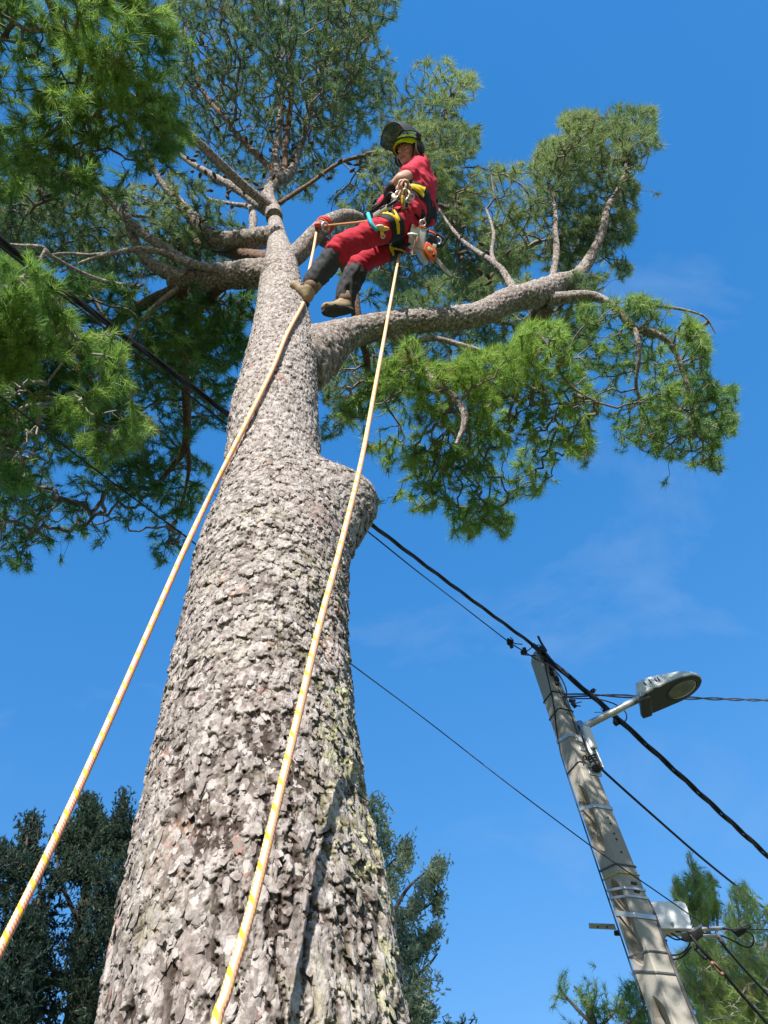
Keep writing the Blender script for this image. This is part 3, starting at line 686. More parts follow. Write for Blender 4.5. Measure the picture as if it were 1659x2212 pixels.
foliage([(660, -120), (870, -120), (850, 0), (815, 110), (825, 180), (800, 280), (720, 330), (680, 200)], 11.5, 13.8, 1300, ['T2', 'T3'], T2, L=0.105, K=24, width=0.0027, clump=1.1, seed=4, bias=0.6, m=NEEDLE_FAR, tipcnt=8)
foliage([(830, 180), (880, 140), (940, 118), (1000, 150), (1022, 190), (1000, 230), (1046, 300), (1030, 350), (985, 400), (960, 560), (930, 660), (800, 650), (740, 560), (690, 430), (770, 330), (815, 260)], 9.6, 11.6, 3200, ['C1', 'A1', 'A2'], C1, L=0.10, K=32, width=0.0021, clump=1.3, seed=5, bias=0.55, m=NEEDLE_FAR, tipcnt=10)
foliage([(990, 470), (1050, 390), (1120, 350), (1200, 290), (1270, 240), (1290, 215), (1350, 208), (1385, 255), (1435, 262), (1455, 300), (1400, 350), (1410, 430), (1345, 520), (1350, 590), (1290, 600), (1200, 590), (1100, 600), (1000, 640), (950, 560)], 8.9, 10.9, 4400, ['R1', 'R1a', 'R1b', 'R1b2', 'R1h'], R1, L=0.10, K=32, width=0.0020, clump=1.6, seed=6, bias=0.6, m=NEEDLE_FAR, tipcnt=10)
foliage([(1230, 720), (1290, 650), (1400, 640), (1480, 636), (1515, 700), (1530, 780), (1550, 850), (1592, 905), (1560, 980), (1500, 1045), (1440, 1010), (1370, 980), (1300, 970), (1270, 900), (1200, 820)], 6.6, 7.9, 1900, ['R1c', 'R1c2', 'R1c3', 'R1g'], R1, L=0.095, K=28, width=0.0024, clump=2.0, seed=7, bias=0.55, tipcnt=10)
foliage([(760, 690), (960, 600), (1290, 590), (1320, 700), (1230, 790), (1080, 860), (900, 800), (700, 960), (690, 760)], 8.0, 9.4, 2200, ['R1d', 'B1', 'A2'], B1, L=0.10, K=26, width=0.003, clump=1.5, seed=8, bias=0.25, m=NEEDLE_FAR, tipcnt=20)
foliage([(735, 880), (800, 795), (900, 760), (1000, 800), (1120, 720), (1200, 695), (1240, 780), (1315, 830), (1280, 900), (1290, 960), (1220, 980), (1195, 1070), (1120, 1090), (1080, 1150), (960, 1165), (900, 1090), (840, 1070), (790, 960)], 6.25, 7.3, 2500, ['R1f', 'R1e', 'R1g'], R1, L=0.105, K=42, width=0.0022, clump=2.2, seed=9, bias=0.85, tipcnt=10, m=NEEDLE_SUN, dry=0.06)
foliage([(-120, 520), (60, 540), (110, 620), (180, 710), (250, 750), (300, 850), (338, 900), (280, 950), (200, 1000), (120, 1060), (-120, 1060)], 5.6, 6.8, 2000, ['L1f', 'G1', 'G2', 'G3'], L1, L=0.105, K=42, width=0.0022, clump=2.2, seed=10, bias=0.5, tipcnt=10, m=NEEDLE_SUN, dry=0.05, twig=TWIG_PALE)
foliage([(-120, 570), (250, 610), (560, 620), (545, 760), (500, 900), (470, 1040), (440, 1110), (400, 1195), (335, 1220), (285, 1150), (170, 1170), (60, 1240), (-120, 1235)], 7.0, 8.8, 6200, ['L1d', 'L1e', 'L1e2', 'L1g', 'L1'], L1, L=0.105, K=32, width=0.0026, clump=1.6, seed=11, bias=0.15, tipcnt=24, holes=[(450, 960, 38), (120, 620, 20)])
foliage([(940, 330), (1030, 340), (1130, 360), (1190, 470), (1120, 600), (960, 650), (920, 500)], 9.3, 11.0, 1300, ['R1b', 'R1b2', 'C1'], R1, L=0.10, K=30, width=0.0021, clump=1.5, seed=15, bias=0.55, m=NEEDLE_FAR, tipcnt=10)
# dark cones dotted through the top
cones = MB()
for k in ('T1', 'T2', 'T3', 'T4', 'L3', 'C1', 'R1b', 'L2'):
    for q in limb_nodes[k][4:]:
        for _ in range(1):
            c_ = q + rng.normal(0, 0.10, 3); d_ = rng.normal(0, 1, 3); d_ /= np.linalg.norm(d_)
            V, fs = tube(c_ + d_ * np.array([-0.04, -0.02, 0.01, 0.04])[:, None], [0.005, 0.018, 0.016, 0.004], 7); cones.add(V, fs)
CONE = mat('pine_cone', (0.06, 0.04, 0.028), 0.9, noise=(30, (0.12, 0.08, 0.05), 0.8))
co_ = cones.link('pine_cones', CONE, None, kind='stuff'); co_.parent = T1
# ------------------------------------------------------------------ background cypresses and young pines
CYP = needle_mat('cypress_scales', (0.022, 0.050, 0.038), (0.07, 0.11, 0.06), (0.13, 0.11, 0.05))
CYP2 = needle_mat('cypress_scales_blue', (0.17, 0.26, 0.20), (0.42, 0.48, 0.28), (0.15, 0.12, 0.06))
YOUNG = needle_mat('young_pine_needles', (0.14, 0.25, 0.07), (0.44, 0.54, 0.16), (0.30, 0.24, 0.10))
CYPWOOD = mat('cypress_wood', (0.045, 0.034, 0.028), 0.9, noise=(10, (0.08, 0.065, 0.055), 0.8), bump=(40, 0.5, 0.01))

def poly_region(poly, d, dspread, N, clump, seed, lo=0.40, hi=0.56):
    """points in a vertical slab at horizontal distance about d"""
    poly = np.asarray(poly, float); a = poly.min(0); b = poly.max(0); out_ = []; got = 0; tr_ = 0
    while got < N and tr_ < 60:
        tr_ += 1
        x = rng.uniform(a[0], b[0], 4000); y = rng.uniform(a[1], b[1], 4000); k = inside(poly, x, y)
        r_ = (R @ np.stack([(x - CX) / F, -(y - CY) / F, -np.ones_like(x)])).T
        hd = np.hypot(r_[:, 0], r_[:, 1]); q = CAM + r_ * ((d + rng.normal(0, dspread, 4000)) / hd)[:, None]
        nz = fbm(q * np.array([clump, clump, clump * 0.6]), 3, seed); k &= nz > rng.uniform(lo, hi, 4000)
        out_.append(q[k]); got += k.sum()
    return np.concatenate(out_)[:N]

def PH(px, py, d):
    r_ = ray(px, py); return CAM + r_ * d / math.hypot(r_[0], r_[1])

def bg_tree(name, label, cat, trunk_pts, boughs, polys, d, m, wood, kind='cypress', group=None, seed=1.0, L=0.05, K=40, width=0.004, clump=2.0, bias=0.4, dry=0.02, mul=2, up=0.9, spread=0.5, cut=(0.40, 0.56)):
    tp = [(PH(x, y, d + o), w) for x, y, o, w in trunk_pts]
    base = tp[0][0].copy(); base[2] = 0
    t = thing(name, label, cat, base, group)
    P_ = [base] + [p for p, w in tp]; R_ = [tp[0][1] * 1.3] + [w for p, w in tp]
    C, r = catmull(P_, R_, 60); nodes = [C[12:]]
    mb = MB().add(*tube(C, r, 12)); link('trunk', mb.mesh('trunk'), wood, t)
    for bp in boughs:
        Q = [PH(x, y, d + o) for x, y, o, w in bp]; C, r = catmull(Q, [w for *_, w in bp], 24); nodes.append(C)
        link('bough', MB().add(*tube(C, r, 7)).mesh('bough'), wood, t)
    roots = np.concatenate(nodes)[::2]
    crown = None
    pts = np.concatenate([poly_region(pl, d + od, ds, N, clump, seed + i, *cut) for i, (pl, od, ds, N) in enumerate(polys)])
    X, par, cnt, nr = grow(roots, pts)
    idx = np.arange(nr, len(X)); D = X[idx] - X[par[idx]]; D /= np.maximum(np.linalg.norm(D, axis=1, keepdims=True), 1e-6)
    D[:, 2] += up; D += rng.normal(0, 0.2, D.shape); D /= np.linalg.norm(D, axis=1, keepdims=True); Cc = X[idx]
    if mul > 1:
        Cs = [Cc]; Ds = [D]
        for _ in range(mul - 1):
            Cs.append(Cc + rng.normal(0, 0.055, Cc.shape)); e = D + rng.normal(0, 0.35, D.shape); Ds.append(e / np.linalg.norm(e, axis=1, keepdims=True))
        Cc = np.concatenate(Cs); D = np.concatenate(Ds)
    V, fs = tufts(Cc, D, L, K, width, spread, along=1.5 if kind == 'cypress' else 1.5)
    n = len(Cc); ti = np.clip(np.repeat((fbm(Cc * 1.1, 3, seed + 9) - 0.5) * 1.6 + bias + rng.normal(0, 0.15, n), K * 3), 0, 1)
    dr = np.repeat((rng.random(n) < dry) * 0.8, K * 3)
    crown = link('crown', mesh_np('crown', V, [fs], dict(tint=ti, dry=dr), smooth=False), m, t, 'stuff')
    o = twig_mesh(X, par, cnt, nr, 0.0028, 'twigs', wood, crown)
    return t

bg_tree('cypress', 'dark cypress with the tallest ragged top, left of the big pine trunk', 'tree',
        [(150, 2230, .2, 0.10), (165, 2050, .2, 0.08), (190, 1900, .1, 0.05), (212, 1800, 0, 0.025), (218, 1765, 0, 0.008)],
        [[(160, 2120, 0, .05), (230, 2000, .2, .04), (262, 1850, .2, .02), (268, 1730, .2, .008)], [(160, 2150, 0, .05), (90, 2060, -.5, .03), (40, 1960, -.6, .012)], [(170, 2060, 0, .04), (230, 2020, -.4, .025), (280, 1950, -.4, .01)],
         [(155, 2180, 0, .04), (230, 2150, -.6, .03), (280, 2080, -.6, .01)], [(175, 2000, 0, .04), (130, 1900, -.3, .02), (120, 1800, -.3, .01)]],
        [([(250, 1760), (265, 1698), (282, 1720), (276, 1745), (300, 1790), (296, 1850), (225, 1850), (235, 1790)], 0, .25, 480), ([(170, 1790), (178, 1715), (196, 1712), (215, 1750), (240, 1790), (240, 1900), (130, 1900), (115, 1800), (140, 1755)], -.5, .4, 950),
         ([(110, 1880), (300, 1840), (296, 2000), (270, 2100), (230, 2230), (40, 2230), (60, 2000)], -.8, .5, 2000)], 11.5, CYP, CYPWOOD, seed=3, L=0.055, K=15, width=0.0075, mul=3, clump=1.7, cut=(0.44, 0.56), bias=0.3, up=1.0, spread=0.55)
bg_tree('cypress', 'dark cypress with a narrow pointed spire at the left edge, shorter than its neighbour', 'tree',
        [(15, 2230, 0, 0.11), (30, 2050, 0, 0.09), (48, 1900, 0, 0.035), (60, 1800, 0, 0.008)],
        [[(25, 2100, 0, .04), (-20, 1980, .2, .02), (-20, 1850, .2, .01)], [(30, 2050, 0, .04), (80, 1960, -.2, .02), (95, 1850, -.2, .01)]],
        [([(45, 1810), (60, 1752), (78, 1748), (88, 1790), (80, 1830), (100, 1880), (30, 1880)], 0, .2, 380), ([(-60, 1850), (0, 1815), (30, 1840), (110, 1860), (95, 2000), (60, 2230), (-80, 2230)], -.6, .4, 1600)],
        10.2, CYP, CYPWOOD, seed=13, L=0.055, K=15, width=0.0075, mul=3, clump=1.7, cut=(0.44, 0.56), bias=0.3, up=1.0, spread=0.55)
bg_tree('cypress', 'blue green cypress with sparse upswept boughs showing to the right of the big pine trunk', 'tree',
        [(770, 2230, 0, 0.12), (775, 2050, 0, 0.10), (785, 1900, 0, 0.06), (800, 1790, 0, 0.03), (808, 1722, 0, 0.01)],
        [[(778, 2060, 0, .05), (840, 1985, -.3, .035), (880, 1920, -.3, .022), (930, 1875, -.3, .008)], [(775, 2120, 0, .045), (860, 2060, -.2, .03), (900, 2030, -.2, .02), (935, 2010, -.2, .008)],
         [(785, 1950, 0, .03), (830, 1880, 0, .02), (870, 1840, 0, .008)], [(772, 2200, 0, .05), (850, 2150, -.3, .035), (920, 2090, -.3, .02), (945, 2060, -.3, .01)], [(860, 1990, -.3, .02), (920, 1960, -.3, .012), (948, 1930, -.3, .006)],
         [(790, 1890, 0, .02), (825, 1860, 0, .012), (850, 1830, 0, .008)]],
        [([(788, 1790), (800, 1712), (822, 1720), (832, 1760), (848, 1800), (840, 1850), (800, 1890), (790, 1840)], 0, .2, 260), ([(850, 1850), (866, 1805), (892, 1812), (888, 1850), (880, 1885), (855, 1890)], -.0, .12, 110), ([(845, 1860), (870, 1880), (860, 1940), (835, 1950), (825, 1900)], 0, .15, 90),
         ([(880, 1990), (900, 1900), (940, 1870), (955, 1845), (958, 1870), (940, 1910), (905, 1960), (890, 2000)], -.3, .15, 300), ([(935, 1930), (958, 1915), (962, 1945), (950, 1985), (935, 1960)], -.3, .08, 60),
         ([(830, 1970), (900, 1950), (920, 2000), (905, 2060), (860, 2090), (830, 2060)], -.2, .25, 300), ([(890, 2040), (930, 2005), (958, 2000), (935, 2040), (895, 2070), (850, 2130), (830, 2080)], -.2, .18, 260),
         ([(850, 2130), (900, 2080), (950, 2090), (962, 2130), (955, 2180), (915, 2230), (830, 2230)], -.3, .25, 430)],
        11.0, CYP2, CYPWOOD, seed=23, L=0.05, K=16, width=0.0065, mul=3, clump=2.2, bias=0.5, cut=(0.43, 0.55), up=0.7, spread=0.6)
bg_tree('cypress', 'tip of a small pale cypress at the bottom edge, right of the blue green cypress', 'tree',
        [(1000, 2240, 0, 0.025), (1000, 2222, 0, 0.012), (1003, 2208, 0, .005)], [[(1000, 2230, 0, .02), (965, 2210, 0, .01), (955, 2195, 0, .005)], [(1000, 2230, 0, .02), (1025, 2200, 0, .006)]],
        [([(945, 2240), (952, 2192), (970, 2190), (985, 2215), (1000, 2185), (1012, 2200), (1028, 2180), (1040, 2240)], 0, .15, 60)], 12.5, CYP2, CYPWOOD, seed=33, L=0.07, K=26, width=0.005, clump=3.0, bias=0.6, mul=1, cut=(0.3, 0.5))
bg_tree('young_pine', 'bright green young pine with upright pale stems behind the white junction box', 'tree',
        [(1575, 2230, 0, 0.07), (1560, 2150, 0, .055), (1530, 2020, 0, .035), (1503, 1910, 0, .015), (1490, 1845, 0, .006)],
        [[(1570, 2200, 0, .04), (1620, 2080, .3, .03), (1600, 1990, .3, .02), (1585, 1920, .3, .008)], [(1560, 2150, 0, .03), (1510, 2040, -.2, .02), (1470, 1960, -.2, .012), (1452, 1900, -.2, .006)],
         [(1565, 2170, 0, .03), (1650, 2050, 0, .02), (1680, 1950, 0, .01)], [(1570, 2220, 0, .03), (1500, 2130, -.3, .02), (1450, 2060, -.3, .01)], [(1575, 2225, 0, .03), (1630, 2150, -.4, .02), (1670, 2090, -.4, .01)], [(1540, 2060, 0, .02), (1550, 1980, .1, .012), (1535, 1890, .1, .006)]],
        [([(1470, 1930), (1480, 1850), (1490, 1832), (1510, 1880), (1535, 1880), (1550, 1960), (1500, 2010)], 0, .2, 240), ([(1448, 1930), (1460, 1890), (1480, 1930), (1500, 1980), (1460, 1985)], -.2, .15, 60), ([(1560, 1960), (1580, 1905), (1610, 1900), (1640, 1960), (1700, 1930), (1700, 2230), (1460, 2230), (1440, 2080), (1480, 2040), (1500, 2000), (1560, 2030)], 0, .5, 1500)],
        9.2, YOUNG, TWIG_PALE, kind='pine', seed=43, L=0.105, K=44, width=0.0020, clump=2.2, bias=0.75, dry=0.05, mul=1, up=1.1, spread=0.62, cut=(0.38, 0.54))
bg_tree('young_pine', 'thin young pine with dark tufts on crooked twigs, left of the concrete pole', 'tree',
        [(1290, 2260, 0, 0.05), (1290, 2230, 0, .035), (1270, 2170, 0, .02), (1240, 2130, 0, .008)],
        [[(1290, 2225, 0, .02), (1220, 2150, -.2, .012), (1205, 2115, -.2, .005)], [(1290, 2225, 0, .02), (1340, 2170, .1, .014), (1370, 2120, .1, .006)], [(1290, 2240, 0, .02), (1370, 2200, -.2, .014), (1400, 2150, -.2, .006)]],
        [([(1192, 2150), (1205, 2118), (1225, 2095), (1235, 2130), (1215, 2160)], -.2, .08, 8), ([(1240, 2170), (1262, 2110), (1285, 2115), (1300, 2150), (1270, 2180)], 0, .1, 16), ([(1330, 2170), (1345, 2120), (1385, 2100), (1420, 2180), (1420, 2240), (1350, 2240), (1330, 2200)], 0, .2, 75), ([(1270, 2200), (1310, 2150), (1330, 2180), (1300, 2215)], 0, .1, 14), ([(1200, 2230), (1240, 2195), (1260, 2230)], 0, .1, 7)],
        8.6, NEEDLE, TWIG, kind='pine', seed=53, L=0.10, K=34, width=0.0022, clump=3, bias=0.45, mul=2, up=0.5, spread=0.8, cut=(0.2, 0.4))

# ------------------------------------------------------------------ concrete utility pole
CONC = mat('weathered_concrete', (0.36, 0.335, 0.285), 0.9, noise=[(2.2, (0.25, 0.235, 0.20), 0.4), (14, (0.38, 0.35, 0.29), 0.5), (90, (0.20, 0.18, 0.15), 0.45)], bump=(70, 0.5, 0.004))
STEEL = mat('galvanised_steel', (0.55, 0.57, 0.58), 0.42, 0.75, noise=(30, (0.36, 0.38, 0.40), 0.6))
STRAP = mat('steel_strap', (0.50, 0.50, 0.49), 0.45, 0.6)
BLACK = mat('black_cable', (0.012, 0.012, 0.014), 0.5)
GREYC = mat('grey_cable', (0.07, 0.07, 0.075), 0.55)
DARKM = mat('dark_fitting', (0.02, 0.02, 0.022), 0.5)
WHITE = mat('white_plastic', (0.80, 0.80, 0.78), 0.4)
YEL = mat('yellow_cord', (0.55, 0.40, 0.04), 0.6)
COP = mat('rust_turnbuckle', (0.22, 0.12, 0.08), 0.6, 0.3)

HP = 6.9
Pb = PH(1458, 2212, HP); Pt = PH(1163, 1412, HP)
ptop = Pt[2]
pole_c = np.array([Pb[0], Pb[1], 0.0]); pole_t = np.array([Pt[0], Pt[1], ptop])
lean = (pole_t - PH(1458, 2212, HP)) / (ptop - Pb[2])
def pole_axis(z): return np.array([Pb[0] + lean[0] * (z - Pb[2]), Pb[1] + lean[1] * (z - Pb[2]), z])
toc = np.array([-pole_c[0], -pole_c[1], 0]); toc /= np.linalg.norm(toc)         # from the pole towards the camera
phi = math.radians(45)
PN = np.array([math.cos(phi) * toc[0] - math.sin(phi) * toc[1], math.sin(phi) * toc[0] + math.cos(phi) * toc[1], 0])   # front (narrow) face normal
PS = np.cross(np.array([0, 0, 1.0]), PN)
if (PS @ AX) > 0: pass
LEFT = PS if (PS @ AX) < 0 else -PS                                              # outward normal of the recessed side facing left
def halfw(z): return np.interp(z, [0, ptop], [0.150, 0.082])                     # along LEFT
def halfd(z): return np.interp(z, [0, ptop], [0.150, 0.088])                     # along PN
pole = thing('utility_pole', 'weathered concrete utility pole with recessed sides and metal straps', 'utility pole', pole_c)
def pole_pt(z, a, b):
    """a along LEFT, b along PN, as fractions of the half sizes"""
    return pole_axis(z) + LEFT * a * halfw(z) + np.array(PN) * b * halfd(z)
mb = MB()
fl = 0.20                                                                         # flange thickness as a fraction
levels = []
zc = ptop - 0.42
pk = []                                                                           # recess pockets
z = 0.3
pocket_tops = [ptop - 1.75 - 0.93 * k for k in range(8)]
for k, zt in enumerate(pocket_tops):
    zb = zt - 0.72
    if zb > 0.2: pk.append((zb, zt))
zs_p = sorted(set([0.0, ptop - 0.10, ptop] + [round(v, 4) for zb, zt in pk for v in (zb, zb + 0.05, zb + 0.1, zt - 0.12, zt - 0.06, zt)]))
def rec(z):
    for zb, zt in pk:
        if zb - 1e-6 <= z <= zt + 1e-6:
            return max(0.0, min(1.0, (z - zb) / 0.1, (zt - z) / 0.12))
    return 0.0
ring = []
for z in zs_p:
    q = max(rec(z), 0.0); tp_ = 0.72 if z >= ptop - 1e-6 else 1.0
    dp = 0.87 * abs(q) ** 0.7; ch = 0.10
    fb = 1 - 2 * fl
    w_in = 0.02 + (fb - 0.02) * min(1, q * 1.2)
    sec = []
    for sx in (1, -1):                    # left side then right side, front to back
        s = [(sx * (1 - ch), 1.0), (sx, 1 - ch), (sx, w_in + 0.06), (sx * (1 - dp), w_in), (sx * (1 - dp), -w_in), (sx, -w_in - 0.06), (sx, -1 + ch), (sx * (1 - ch), -1.0)]
        sec += s if sx == 1 else s[::-1]
    ring.append([pole_pt(z, a * tp_, b * tp_) for a, b in sec])
nr_, nc_ = len(ring), 16
V = np.array(ring).reshape(-1, 3)
fsq = grid_faces(nr_, nc_)
V2 = np.vstack([V, pole_axis(ptop + 0.02)]); jj = np.arange(nc_)
cap = np.stack([(nr_ - 1) * nc_ + jj, (nr_ - 1) * nc_ + (jj + 1) % nc_, np.full(nc_, len(V))], 1)
bm = bmesh.new(); vs = [bm.verts.new(v) for v in V2]
for f in list(fsq) + list(cap):
    try: bm.faces.new([vs[i] for i in f])
    except ValueError: pass
bmesh.ops.recalc_face_normals(bm, faces=bm.faces[:])
mb.add(*from_bm(bm)); mb.link('shaft', CONC, pole, smooth=False)

def pix_z(py):
    """height on the pole axis seen at row py"""
    best = min(np.linspace(3.0, ptop + 0.3, 1200), key=lambda zz_: abs(proj(pole_pt(zz_, 0.2, 1.0))[1] - py)); return best
def proj(P):
    q = R.T @ (np.asarray(P) - CAM); return CX + F * q[0] / -q[2], CY - F * q[1] / -q[2]
def strap(z, m, name, w=0.008, h_=0.02, tilt=0.0, grow_=1.03):
    """band round the pole"""
    pts = []
    for a, b in ((1, 0.9), (0.9, 1), (-0.9, 1), (-1, 0.9), (-1, -0.9), (-0.9, -1), (0.9, -1), (1, -0.9)):
        pts.append(pole_pt(z + tilt * b, a * grow_, b * grow_))
    mb = MB(); n = len(pts)
    V, fs = [], []
    for p in pts:
        o_ = p - pole_axis(p[2]); o_ /= np.linalg.norm(o_)
        V += [p + np.array([0, 0, h_]), p + o_ * w + np.array([0, 0, h_]), p + o_ * w - np.array([0, 0, h_]), p - np.array([0, 0, h_])]
    f = []
    for i in range(n):
        j = (i + 1) % n
        for k in range(4): f.append([i * 4 + k, i * 4 + (k + 1) % 4, j * 4 + (k + 1) % 4, j * 4 + k])
    mb.add(V, [np.array(f)]); return mb.link(name, m, pole, smooth=False)
for py, m, h_, t_ in ((1496, BLACK, .006, 0), (1533, BLACK, .005, .0), (1585, STRAP, .018, -.03), (1648, BLACK, .004, 0), (1733, STRAP, .016, -.05), (1862, GREYC, .007, -.03), (1880, YEL, .004, -.03), (1908, STRAP, .010, -.05), (1925, STRAP, .010, -.05), (1962, STRAP, .020, -.07), (2048, GREYC, .006, -.03), (2085, GREYC, .007, -.06)):
    strap(pix_z(py), m, 'strap', h_=h_, tilt=t_)
for py in (1908, 1925):                                       # strap buckles
    z = pix_z(py); c = pole_pt(z, -0.05, 1.06)
    MB().add(*box(c, np.array(LEFT) * .028, PN * .008, np.array([0, 0, .010]), .2)).link('strap_buckle', DARKM, pole)
mb = MB()
for k, py in enumerate((1420, 1437, 1500, 1520, 1540, 1765, 1778, 1800, 1812, 1840)):       # bolt holes down the front face
    z = pix_z(py); c = pole_pt(z, -0.05, 1.0); V, fs = tube(np.array([c - PN * .01, c + PN * .003]), .011, 8); mb.add(V, fs)
mb.link('bolt_holes', DARKM, pole, kind='stuff')
# wires running down the pole
def wire(name, P_, r, m, parent=None, n=40, seg=6, twist=0):
    C, _ = catmull(P_, np.zeros(len(P_)), n); mb = MB()
    if twist:
        T, N, B = frames(C); L = np.concatenate([[0], np.cumsum(np.linalg.norm(np.diff(C, axis=0), axis=1))])
        for k in range(twist):
            a = L * 5.0 + k * 2 * np.pi / twist
            mb.add(*tube(C + (np.cos(a)[:, None] * N + np.sin(a)[:, None] * B) * r * 0.95, r * 0.72, seg))
    else: mb.add(*tube(C, r, seg))
    return mb.link(name, m, parent)
z0 = ptop
wire('down_wire', [pole_pt(ptop - .1, -0.1, 1.1), pole_pt(ptop - .5, -.0, 1.06), pole_pt(ptop - .9, -.35, 1.06), pole_pt(ptop - 1.3, -.45, 1.06), pole_pt(pix_z(1580), -.75, 1.1)], .006, GREYC, pole)
wire('down_wire', [pole_pt(ptop - .15, .3, 1.1), pole_pt(ptop - .4, .9, 1.06), pole_pt(ptop - .8, 1.08, .5), pole_pt(ptop - 1.2, 1.06, -.7), pole_pt(ptop - 1.7, 1.05, -1.05), pole_pt(3.4, 1.05, -1.05), pole_pt(1.0, 1.05, -1.05)], .007, BLACK, pole, 80)
wire('down_wire', [pole_pt(pix_z(1905), -1.08, .5), pole_pt(pix_z(1960), -1.08, .9), pole_pt(pix_z(2010), -.9, 1.08), pole_pt(pix_z(2080), -.82, 1.06), pole_pt(pix_z(2200), -.8, 1.05), pole_pt(1.0, -.8, 1.05)], .009, GREYC, pole, 60)
wire('down_wire', [pole_pt(pix_z(1905), -1.12, .5), pole_pt(pix_z(1960), -1.1, .95), pole_pt(pix_z(2012), -.78, 1.1), pole_pt(pix_z(2080), -.70, 1.08), pole_pt(pix_z(2200), -.68, 1.07), pole_pt(1.0, -.68, 1.07)], .009, GREYC, pole, 60)
# iron fittings at the head of the pole
HEADC = pole_pt(ptop - .1, -.2, 1.15)
V, fs = curve([pole_pt(ptop + .02, -.35, .9), pole_pt(ptop + .20, -.35, .7), pole_pt(ptop + .24, -.55, .6), pole_pt(ptop + .16, -.75, .5), pole_pt(ptop, -.8, .8)], 20, .012)
MB().add(V, fs).link('hook', DARKM, pole)
mb = MB()
for k in range(7):
    c = pole_pt(ptop - .12 - .07 * k, -.05 + .25 * math.sin(k * 2.1), 1.12); mb.add(*box(c, LEFT * .022, PN * .02, np.array([0, 0, .02 + .006 * (k % 3)]), .25))
mb.link('cable_bracket', DARKM, pole)
V, fs = curve([pole_pt(pix_z(1655), .55, 1.03), pole_pt(pix_z(1640), .45, 1.25), pole_pt(pix_z(1636), .1, 1.3), pole_pt(pix_z(1640), -.2, 1.05)], 16, .006)
MB().add(V, fs).link('step_iron', DARKM, pole)

# ------------------------------------------------------------------ street lamp on the pole
lamp = thing('street_lamp', 'grey street lamp on a slanted steel arm clamped to the concrete pole', 'street lamp', pole_pt(pix_z(1575), -.8, 1.2))
S0 = pole_pt(pix_z(1575), -.72, 1.35)
def solve_depth(px, py, tilt, P):
    """point on the pixel's ray that rises from P by the given tilt, going away to the right"""
    best = None
    for d in np.linspace(5.5, 13, 1500):
        q = PD(px, py, d); v = q - P; t_ = math.atan2(v[2], math.hypot(v[0], v[1])); e = abs(t_ - tilt)
        if best is None or e < best[0]: best = (e, q)
    return best[1]
E0 = solve_depth(1386, 1506, math.radians(8), S0)
LAMPM = mat('lamp_grey_enamel', (0.70, 0.72, 0.72), 0.62, noise=(5, (0.60, 0.62, 0.62), 0.4), spec=0.25)
LAMPD = mat('lamp_dark_underside', (0.055, 0.06, 0.065), 0.45)
GLASS = mat('lamp_glass_bowl', (0.10, 0.11, 0.085), 0.12, noise=(6, (0.24, 0.26, 0.21), 0.7), spec=0.8)
V, fs = tube(np.array([S0 - (E0 - S0) * .02, S0 + (E0 - S0) * .5, E0]), .038, 20); MB().add(V, fs).link('arm', STEEL, lamp)
ud = (E0 - S0) / np.linalg.norm(E0 - S0)
V, fs = tube(np.array([E0 - ud * .05, E0 + ud * .06]), .047, 20); MB().add(V, fs).link('arm_collar', STEEL, lamp)
Tip = solve_depth(1518, 1464, math.radians(6), E0)
LX = (Tip - E0); LL = np.linalg.norm(LX); LX /= LL
LY = np.cross(np.array([0, 0, 1.0]), LX); LY /= np.linalg.norm(LY)
if LY @ (CAM - E0) > 0: LY = -LY                           # LY points away from the camera
LZ = np.cross(LX, LY); LZ = LZ if LZ[2] > 0 else -LZ
cr_, sr_ = math.cos(0.16), math.sin(0.16)                  # slight roll that shows the near side
LY, LZ = LY * cr_ - LZ * sr_, LZ * cr_ + LY * sr_
HW = 0.165
LC = E0 + LY * 0.045
def lp(x, y, z): return LC + LX * x * LL + LY * y * HW + LZ * z
def plan(t):                                               # half width along the length 0..1
    return np.where(t < 0.12, 0.86 + 0.14 * t / 0.12, np.where(t < 0.55, 1.0, np.sqrt(np.clip(1 - (max(t - 0.55, 0) / 0.452) ** 2.2, 0, 1))))
def shell(z_top, z_bot, inset=0.0, n=30, x0=0.0, x1=1.0, dome=0.0):
    ts = x0 + (x1 - x0) * (1 - np.cos(np.linspace(0, np.pi, n))) / 2; ts = np.linspace(x0, x1, n) ** 0.85 if x1 >= 1 else ts
    left = [(t, -(max(float(plan(t)) - inset, 0.015))) for t in ts]; right = [(t, -y) for t, y in left[::-1]]
    return left + right
def loft(sections):
    n = len(sections[0]); V = np.concatenate([np.array(s) for s in sections]); fs = [grid_faces(len(sections), n)]
    return V, fs + [np.arange(n)[None, :], ((len(sections) - 1) * n + np.arange(n))[None, ::-1]]
def zb(t): return -0.055 + 0.075 * t                       # underside rises towards the tip
def ztp(t): return 0.125 - 0.095 * max(0, (t - .2) / .8) ** 1.3
ol = shell(0, 0)
sec = [[lp(t, y * .97, zb(t)) for t, y in ol], [lp(t, y, zb(t) + .012) for t, y in ol], [lp(t, y, zb(t) * .2 + ztp(t) * .55) for t, y in ol], [lp(t, y * .96, ztp(t) * .9 + .005) for t, y in ol], [lp(.03 + t * .94, y * .8, ztp(t) + .018) for t, y in ol], [lp(.1 + t * .8, y * .45, ztp(t) + .03) for t, y in ol]]
bm = bmesh.new(); V, fs = loft(sec); vs = [bm.verts.new(v) for v in V]
for f in fs:
    for q in f:
        try: bm.faces.new([vs[i] for i in q])
        except ValueError: pass
hd_ = MB().add(*from_bm(bm)).link('head', LAMPM, lamp)
ol2 = shell(0, 0, .05)
sec = [[lp(.01 + t * .98, y * .99, zb(t) - .003) for t, y in ol2], [lp(.01 + t * .975, y * .97, zb(t) - .014) for t, y in ol2]]
